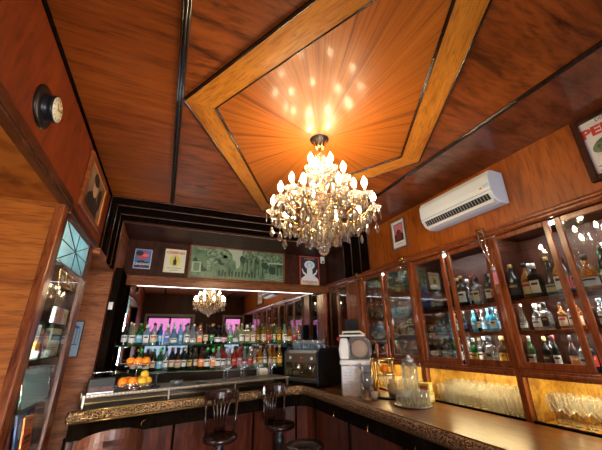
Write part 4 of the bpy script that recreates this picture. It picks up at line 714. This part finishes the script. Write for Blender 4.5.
for i in range(7):
    x, y, z = on_case(1.32 + .105 * i - .02 * (i % 2), .16 + .10 * (i % 2)); t = thing('coupe_glass', f'empty stemmed coupe glass on the display case, {nth(i + 1)} from left', 'glass', (x, y, z + .0005), (0, 0, 0), 'coupe glasses on the display case'); t.scale = (1.15,) * 3
    for n_, me in (('bowl', C_B), ('stem', C_S)): o = bpy.data.objects.new(n_, me); COL.objects.link(o); o.parent = t
x, y, z = on_case(1.90, .30); t = thing('napkin_box', 'small pale yellow napkin box at the right end of the display case', 'box', (x, y, z), (0, 0, .2)); ob('carton', MB().box(-.06, .06, -.035, .035, 0, .07), 'l_cream', t, .004); ob('napkins', MB().box(-.05, .05, -.025, .025, .07, .085), 'paper', t)
for i, (xx, mm, l) in enumerate(((.80, 'g_clear', 'small stack of glass saucers on the display case left of centre'), (1.05, 'steel', 'flat steel ashtray dish on the display case near its middle'))):
    x, y, z = on_case(xx, .14); t = thing('saucer', l, 'dish', (x, y, z)); 
    for q in range(3 if i == 0 else 1): ob('dish', MB().lathe([(0, .002 + q * .012), (.04, .002 + q * .012), (.065, .018 + q * .012), (.063, .02 + q * .012), (.038, .006 + q * .012), (0, .006 + q * .012)], 20), mm, t)
# espresso machine on the corner
em = thing('espresso_machine', 'steel espresso machine with black side panel on the bar corner', 'coffee machine', (1.83, 3.74, 1.0885), (0, 0, math.atan2(-.47, .30) + pi))
# local: x along the front (to the far left), y into the room behind (away from the front), front faces -y
em.rotation_euler = (0, 0, math.atan2(.50, -.20) + pi)
LX = -.56   # front runs from x=0 (black side) to x=LX
ob('body', MB().box(LX, 0, .10, .42, .05, .40), 'steel', em, .012); ob('hood', MB().prism([(-.03, .27), (.44, .27), (.44, .43), (.02, .43), (-.03, .40)], LX - .01, 0, 'yz'), 'bronze_steel', em, .01)
ob('drip_tray', MB().box(LX, 0, -.02, .12, .05, .10), 'steel', em, .006); ob('grate', MB().box(LX + .02, -.02, -.01, .10, .1005, .104), 'dark_metal', em); ob('backsplash', MB().box(LX + .01, -.01, .085, .10, .10, .27), 'old_brass', em)
ob('side_panel', MB().prism([(-.05, .02), (.46, .02), (.46, .44), (.03, .46), (-.05, .41)], 0, .03, 'yz'), 'black', em, .01); ob('side_panel', MB().prism([(-.05, .02), (.46, .02), (.46, .44), (.03, .46), (-.05, .41)], LX - .03, LX, 'yz'), 'black', em, .01)
for k in range(4): ob('foot', MB().lathe([(0, 0), (.02, 0), (.016, .05), (0, .05)], 10, (LX + .05 if k % 2 else -.05, .05 if k < 2 else .40, 0)), 'black', em)
for k in range(2):
    x = LX * (.3 + .4 * k); g_ = ob('group_head', MB().lathe([(0, .19), (.033, .19), (.036, .205), (.036, .25), (.025, .28), (0, .28)], 16, (x, .03, 0)), 'chrome', em)
    ob('handle', MB().tube([(x, .0, .195), (x, -.07, .19), (x, -.14, .175)], [.009, .012, .014], 8), 'black', g_); ob('spout', MB().tube([(x, .03, .19), (x, .03, .165)], .008, 6), 'chrome', g_)
for k in range(3): ob('gauge', MB().lathe([(0, .0), (.02, 0), (.02, .012), (0, .012)], 14).__class__().at((LX * (.15 + .35 * k), -.03, .335), (RAD(90), 0, 0)).lathe([(0, 0), (.019, 0), (.019, .01), (0, .01)], 14), 'l_red' if k == 1 else 'paper', em)
ob('steam_wand', MB().tube([(-.03, -.01, .27), (-.04, -.05, .22), (-.045, -.06, .12)], .005, 6), 'chrome', em); ob('cup_rail', MB().tube([(LX + .02, 0, .43), (LX + .02, 0, .47), (-.02, 0, .47), (-.02, 0, .43)], .004, 6).tube([(LX + .02, .42, .43), (LX + .02, .42, .47), (-.02, .42, .47), (-.02, .42, .43)], .004, 6), 'chrome', em)
emx = em.matrix_basis.copy()
for r in range(2):
    for i in range(6):
        for lv in range(2):
            p = M.Translation(em.location) @ Euler(em.rotation_euler).to_matrix().to_4x4() @ V((LX + .06 + i * .085, .08 + r * .10, .431 + lv * .062)); t = thing('espresso_cup', f'stacked glass coffee cup on the espresso machine, {["front", "rear"][r]} row, {nth(i + 1)} along, {["lower", "upper"][lv]} layer', 'cup', tuple(p), (0, 0, i * .7), 'coffee cups on the espresso machine')
            ob('bowl', MB().lathe([(0, .002), (.022, .002), (.032, .03), (.034, .058)], 12, cap=False), 'g_sky' if lv == 0 else 'g_clear', t); ob('base', MB().lathe([(0, 0), (.02, 0), (.02, .003), (0, .003)], 12), 'paper', t)
gr = thing('coffee_grinder', 'tall black coffee grinder standing beside the espresso machine', 'grinder', (2.15, 3.58, 1.0885), (0, 0, -.5)); ob('base', MB().box(-.09, .09, -.12, .10, 0, .05), 'black', gr, .01); ob('body', MB().box(-.08, .08, -.02, .10, .05, .33), 'black', gr, .02); ob('hopper', MB().lathe([(.05, .33), (.05, .35), (.085, .42), (.085, .47), (0, .475)], 18), 'g_brown', gr); ob('dispenser', MB().lathe([(.035, .16), (.045, .18), (.045, .27), (.0, .28)], 14, (0, -.05, 0)), 'black', gr); ob('lever', MB().tube([(.03, -.09, .2), (.09, -.11, .2)], .006, 6), 'chrome', gr)
ob('lid', MB().lathe([(0, .475), (.088, .475), (.086, .49), (.02, .497), (0, .498)], 18), 'black', gr)
# orange juicer
ju = thing('juicer', 'white and grey orange juicer with clear hood and red button on the bar', 'juicer', (2.04, 3.22, 1.0885), (0, 0, RAD(-32)))
ob('cabinet', MB().prism([(-.17, 0), (.17, 0), (.155, .29), (-.155, .29)], -.13, .15, 'xz'), 'machine_grey', ju, .015); ob('collar', MB().box(-.17, .19, -.16, .17, .29, .345), 'white', ju, .02)
ob('column', MB().prism([(-.165, .345), (-.06, .345), (-.05, .48), (-.07, .57), (-.15, .57), (-.175, .45)], -.10, .15, 'xz'), 'white', ju, .02)
ob('pulp_drum', MB().at((.06, .02, .455), (RAD(90), 0, 0)).lathe([(0, -.10), (.085, -.10), (.09, -.08), (.09, .08), (.085, .10), (0, .10)], 20), 'skin_tone', ju); ob('hood', MB().prism([(-.055, .35), (.17, .35), (.19, .42), (.185, .53), (.13, .58), (-.02, .585), (-.055, .55)], -.145, .14, 'xz'), 'g_clear', ju, .02)
ob('lid', MB().box(-.16, .13, -.11, .15, .585, .605), 'white', ju, .008); ob('feed_chute', MB().tube([(-.12, -.06, .60), (-.12, -.06, .635), (.08, -.06, .635), (.13, -.06, .60)], .012, 8), 'cream', ju); ob('button', MB().ball((-.172, -.03, .56), .022, 10, 8), 'l_red', ju); ob('knob', MB().lathe([(0, 0), (.025, 0), (.02, .035), (0, .04)], 12, (-.12, .0, .605)), 'black', ju); ob('tap', MB().tube([(.05, -.15, .30), (.05, -.21, .30), (.05, -.215, .26)], .012, 8), 'chrome', ju)
sg = thing('paper_notice', 'handwritten white paper notice taped to the juicer cabinet', 'notice', (1.90, 3.09, 1.0895), (RAD(90 - 4), 0, RAD(-32))); ob('sheet', MB().box(-.10, .10, 0, .285, 0, .001), 'paper', sg)
for k in range(8):
    for j in range(3):
        if (k + j) % 4: ob('handwriting', MB().tube([(-.085 + j * .058 + q * .012, .255 - k * .030 + .007 * sin(q * 2.1 + k + j), .0015) for q in range(4)], .0016, 4), 'pencil', sg)
ob('tape', MB().box(-.012, .012, .272, .296, .001, .002), 'l_cream', sg)
# small things along the right leg
gb_ = thing('glass_goblet', 'footed glass goblet filled with brown cinnamon sticks before the juicer', 'goblet', (1.93, 2.86, 1.0885)); ob('bowl', MB().lathe([(.012, .07), (.04, .09), (.065, .14), (.07, .20), (.058, .24)], 18, cap=False), 'g_clear', gb_); ob('foot', MB().lathe([(0, 0), (.045, 0), (.042, .006), (.012, .02), (.010, .05), (.014, .072), (0, .075)], 16), 'skin_tone', gb_)
b = MB(); rq = random.Random(5)
for k in range(16): a = rq.uniform(0, 6.28); r = rq.uniform(0, .03); b.tube([(r * cos(a), r * sin(a), .09), (1.7 * r * cos(a) + rq.uniform(-.012, .012), 1.7 * r * sin(a) + rq.uniform(-.012, .012), .215 + rq.uniform(0, .03))], .0085, 6)
o = ob('cinnamon_sticks', b, 'chair_wood', gb_); o['kind'] = 'stuff'
t = thing('sauce_bottle', 'clear squeeze bottle with white cap standing behind the goblet', 'bottle', (1.97, 2.98, 1.0885)); ob('body', MB().lathe([(0, 0), (.032, 0), (.034, .01), (.034, .17), (.016, .20), (.014, .215), (0, .215)], 14), 'g_clear', t); ob('cap', MB().lathe([(0, .212), (.018, .212), (.016, .25), (.005, .285), (0, .285)], 10), 'white', t)
t = thing('milk_cup', 'small white porcelain cup on the bar beside the goblet', 'cup', (1.985, 2.83, 1.0885)); ob('bowl', MB().lathe([(0, 0), (.022, 0), (.032, .02), (.033, .07), (.030, .07), (.028, .02), (0, .01)], 16, cap=False), 'white', t); ob('handle', MB().tube([(.03 + .018 * sin(a), 0, .038 - .02 * cos(a)) for a in [k * pi / 6 for k in range(7)]], .004, 6), 'white', t)
bt2 = thing('beer_tower', 'brass beer tap tower with two wooden handles on the bar', 'beer tap', (2.19, 2.88, 1.0885), (0, 0, -.5))
ob('drip_tray', MB().lathe([(0, 0), (.14, 0), (.145, .02), (.13, .022), (0, .016)], 28, (.02, -.02, 0)), 'dark_metal', bt2); ob('column', MB().lathe([(.03, .015), (.018, .04), (.013, .10), (.013, .30), (.02, .33), (.013, .36)], 14, (-.10, 0, 0)), 'brass', bt2); ob('column', MB().lathe([(.03, .015), (.018, .04), (.013, .10), (.013, .30), (.02, .33), (.013, .36)], 14, (.08, .03, 0)), 'brass', bt2)
ob('crossbar', MB().tube([(-.12, 0, .345), (.10, .03, .345)], .022, 10), 'brass', bt2); ob('gooseneck', MB().tube([(-.11, -.02, .345), (-.14, -.06, .35), (-.16, -.09, .31), (-.155, -.09, .25), (-.13, -.08, .02)], [.014, .013, .012, .010, .012], 8), 'brass', bt2)
for k in range(2):
    x = -.07 + .10 * k; tp = ob('tap', MB().tube([(x, -.01, .345), (x, -.07, .335), (x, -.075, .29)], .009, 8), 'chrome', bt2); ob('tap_handle', MB().lathe([(.006, .36), (.011, .38), (.019, .45), (.015, .50), (0, .51)], 12, (x, -.02, 0)), 'frame_wood', tp)
ob('shelf_plate', MB().box(-.09, .09, -.03, .07, .195, .205), 'dark_metal', bt2)
t = thing('amber_lamp', 'round amber glass globe on the plate of the beer tap tower', 'globe', (2.19, 2.90, 1.2945)); ob('globe', MB().ball((0, 0, .052), .045, 16, 12), 'orange_peel', t); ob('collar', MB().lathe([(0, 0), (.022, 0), (.022, .012), (0, .012)], 12), 'brass', t)
t = thing('ceramic_jug', 'small beige ceramic jug on the drip tray of the beer tap', 'jug', (2.21, 2.83, 1.108)); ob('body', MB().lathe([(0, 0), (.03, 0), (.045, .04), (.045, .08), (.025, .12), (.03, .15), (.027, .15), (.02, .12), (0, .1)], 18, cap=False), 'l_cream', t); ob('handle', MB().tube([(.04 + .022 * sin(a), 0, .085 - .035 * cos(a)) for a in [k * pi / 6 for k in range(7)]], .005, 6), 'l_cream', t)
t = thing('water_jar', 'tall clear glass jar with a steel lid behind the tray of tumblers', 'jar', (2.31, 2.655, 1.0885)); ob('body', MB().lathe([(0, .004), (.06, .004), (.072, .02), (.076, .30), (.06, .335)], 20, cap=False), 'g_clear', t); ob('lid', MB().lathe([(0, .335), (.066, .335), (.066, .36), (.03, .375), (.012, .40), (0, .40)], 18), 'steel', t); ob('handle', MB().tube([(-.07, -.02, .28), (-.115, -.035, .26), (-.12, -.04, .12), (-.075, -.02, .06)], .008, 8), 'g_clear', t); ob('tap', MB().tube([(-.05, -.05, .05), (-.085, -.085, .05), (-.087, -.087, .02)], .008, 6), 'chrome', t)
ty = thing('round_tray', 'round dark tray of upturned tumblers at the right of the bar', 'tray', (2.11, 2.43, 1.0885)); ob('plate', MB().lathe([(0, 0), (.152, 0), (.162, .012), (.157, .014), (.148, .006), (0, .006)], 32), 'steel', ty)
k = 0
for r, n, off in ((0, 1, 0), (.068, 6, .2), (.122, 11, 0)):
    for i in range(n):
        a = off + 2 * pi * i / n; k += 1; t = tumbler((2.11 + r * cos(a), 2.43 + r * sin(a), 1.0955 + .118), f'upturned tumbler on the round tray, {"centre" if r == 0 else nth(i + 1) + " in " + ("inner" if r < .1 else "outer") + " ring"}', 'upturned tumblers on the tray', .9, pi)
for i, (x, y, z, l) in enumerate(((2.345, 2.505, 1.0885, 'lower'), (2.345, 2.505, 1.1695, 'upper'))):
    t = thing('sugar_box', f'{l} of two stacked yellow sugar packet boxes by the wall behind the tumblers', 'box', (x, y, z), (0, 0, .3 + .2 * i), 'yellow sugar boxes'); ob('carton', MB().box(-.055, .055, -.05, .05, 0, .08), 'yellow_ink', t, .004); ob('label', MB().box(-.0562, -.055, -.035, .035, .02, .06), 'l_red', t); ob('label', MB().box(-.035, .035, -.0512, -.05, .02, .06), 'l_white', t)
# ================================================================ STOOLS
def slat_stool(label, loc, rz, back=True):
    t = thing('bar_stool', label, 'bar stool', loc, (0, 0, rz), 'swivel bar stools'); H = .825
    ob('seat', MB().lathe([(0, H - .055), (.13, H - .055), (.160, H - .04), (.165, H - .018), (.155, H - .002), (.10, H - .012), (0, H - .016)], 28), 'stool_wood', t)
    ob('column', MB().lathe([(.10, .03), (.045, .06), (.035, .10), (.035, H - .20), (.05, H - .18), (.05, H - .12), (.03, H - .10), (.07, H - .055)], 18), 'dark_metal', t); ob('base', MB().lathe([(0, 0), (.21, 0), (.21, .015), (.16, .03), (.10, .045), (0, .05)], 28), 'dark_metal', t)
    ob('foot_ring', MB().tube([(.17 * cos(2 * pi * k / 24), .17 * sin(2 * pi * k / 24), .30) for k in range(24)], .010, 8, True).tube([(.17, 0, .30), (-.17, 0, .30)], .008, 6).tube([(0, .17, .30), (0, -.17, .30)], .008, 6), 'dark_metal', t)
    if not back: return t
    a0, a1 = RAD(28), RAD(152); R_ = .155; tr = MB(); n = 14; pr_ = [(-.012, H + .27), (.012, H + .27), (.016, H + .33), (.008, H + .355), (-.008, H + .355), (-.014, H + .33)]
    tr.sweep([((R_ + .02) * cos(a0 + (a1 - a0) * i / n), (R_ + .02) * sin(a0 + (a1 - a0) * i / n)) for i in range(n + 1)], pr_)
    ob('top_rail', tr, 'stool_wood', t, .003)
    for i in range(2):
        a = (a0, a1)[i] + (.06, -.06)[i]; ob('back_post', MB().tube([(.145 * cos(a), .145 * sin(a), H - .02), (.17 * cos(a), .17 * sin(a), H + .12), ((R_ + .02) * cos(a), (R_ + .02) * sin(a), H + .285)], [.015, .013, .012], 8), 'stool_wood', t)
    for i in range(5):
        a = RAD(90) + (i - 2) * .13; b2 = RAD(90) + (i - 2) * .27; ob('splat', MB().tube([(.148 * cos(a), .148 * sin(a), H - .02), (.16 * cos((a + b2) / 2 * 1), .16 * sin((a + b2) / 2), H + .15), ((R_ + .02) * cos(b2), (R_ + .02) * sin(b2), H + .28)], [.010, .012, .015], 6), 'stool_wood', t)
    return t
slat_stool('dark wooden swivel bar stool with slatted back, left one at the bar', (.61, 3.39, 0), RAD(-8))
slat_stool('dark wooden swivel bar stool with slatted back, near the bar corner', (1.26, 3.555, 0), RAD(22))
slat_stool('dark backless round bar stool, right of the two slatted ones', (1.22, 2.80, 0), 0, False)
# low backed stool with a hand hole
t = thing('tub_stool', 'brown low backed bar stool with a hand hole in its curved back, bottom left', 'bar stool', (-.25, 2.94, 0), (0, 0, RAD(190)), 'tub stools'); H = .86
ob('seat', MB().lathe([(0, H - .05), (.17, H - .05), (.19, H - .03), (.19, H - .01), (.17, H), (0, H - .008)], 28), 'chair_wood', t); ob('column', MB().lathe([(.09, .03), (.04, .06), (.032, .10), (.032, H - .10), (.07, H - .05)], 16), 'dark_metal', t); ob('base', MB().lathe([(0, 0), (.20, 0), (.20, .015), (.10, .04), (0, .045)], 28), 'dark_metal', t)
vs, fs_ = [], []; n = 20; rows = [(.17, H - .03), (.195, H + .06), (.205, H + .14), (.207, H + .175), (.205, H + .235)]
def bk(r, z, a, th): return ((r + th) * cos(a), (r + th) * sin(a), z)
b = MB()
for i in range(n):
    for j in range(4):
        if j == 2 and 8 <= i <= 11: continue
        aa, ab = RAD(10) + RAD(160) * i / n, RAD(10) + RAD(160) * (i + 1) / n
        def zz(z, a, top): return H + (z - H) * (.35 + .65 * sin(a) ** .6) if z > H else z
        q = []
        for th in (-.010, .010):
            for (r, z), a in ((rows[j], aa), (rows[j], ab), (rows[j + 1], ab), (rows[j + 1], aa)): q.append(bk(r, zz(z, a, 0), a, th))
        b.add(q, [(3, 2, 1, 0), (4, 5, 6, 7), (0, 1, 5, 4), (1, 2, 6, 5), (2, 3, 7, 6), (3, 0, 4, 7)])
ob('backrest', b, 'chair_wood', t)
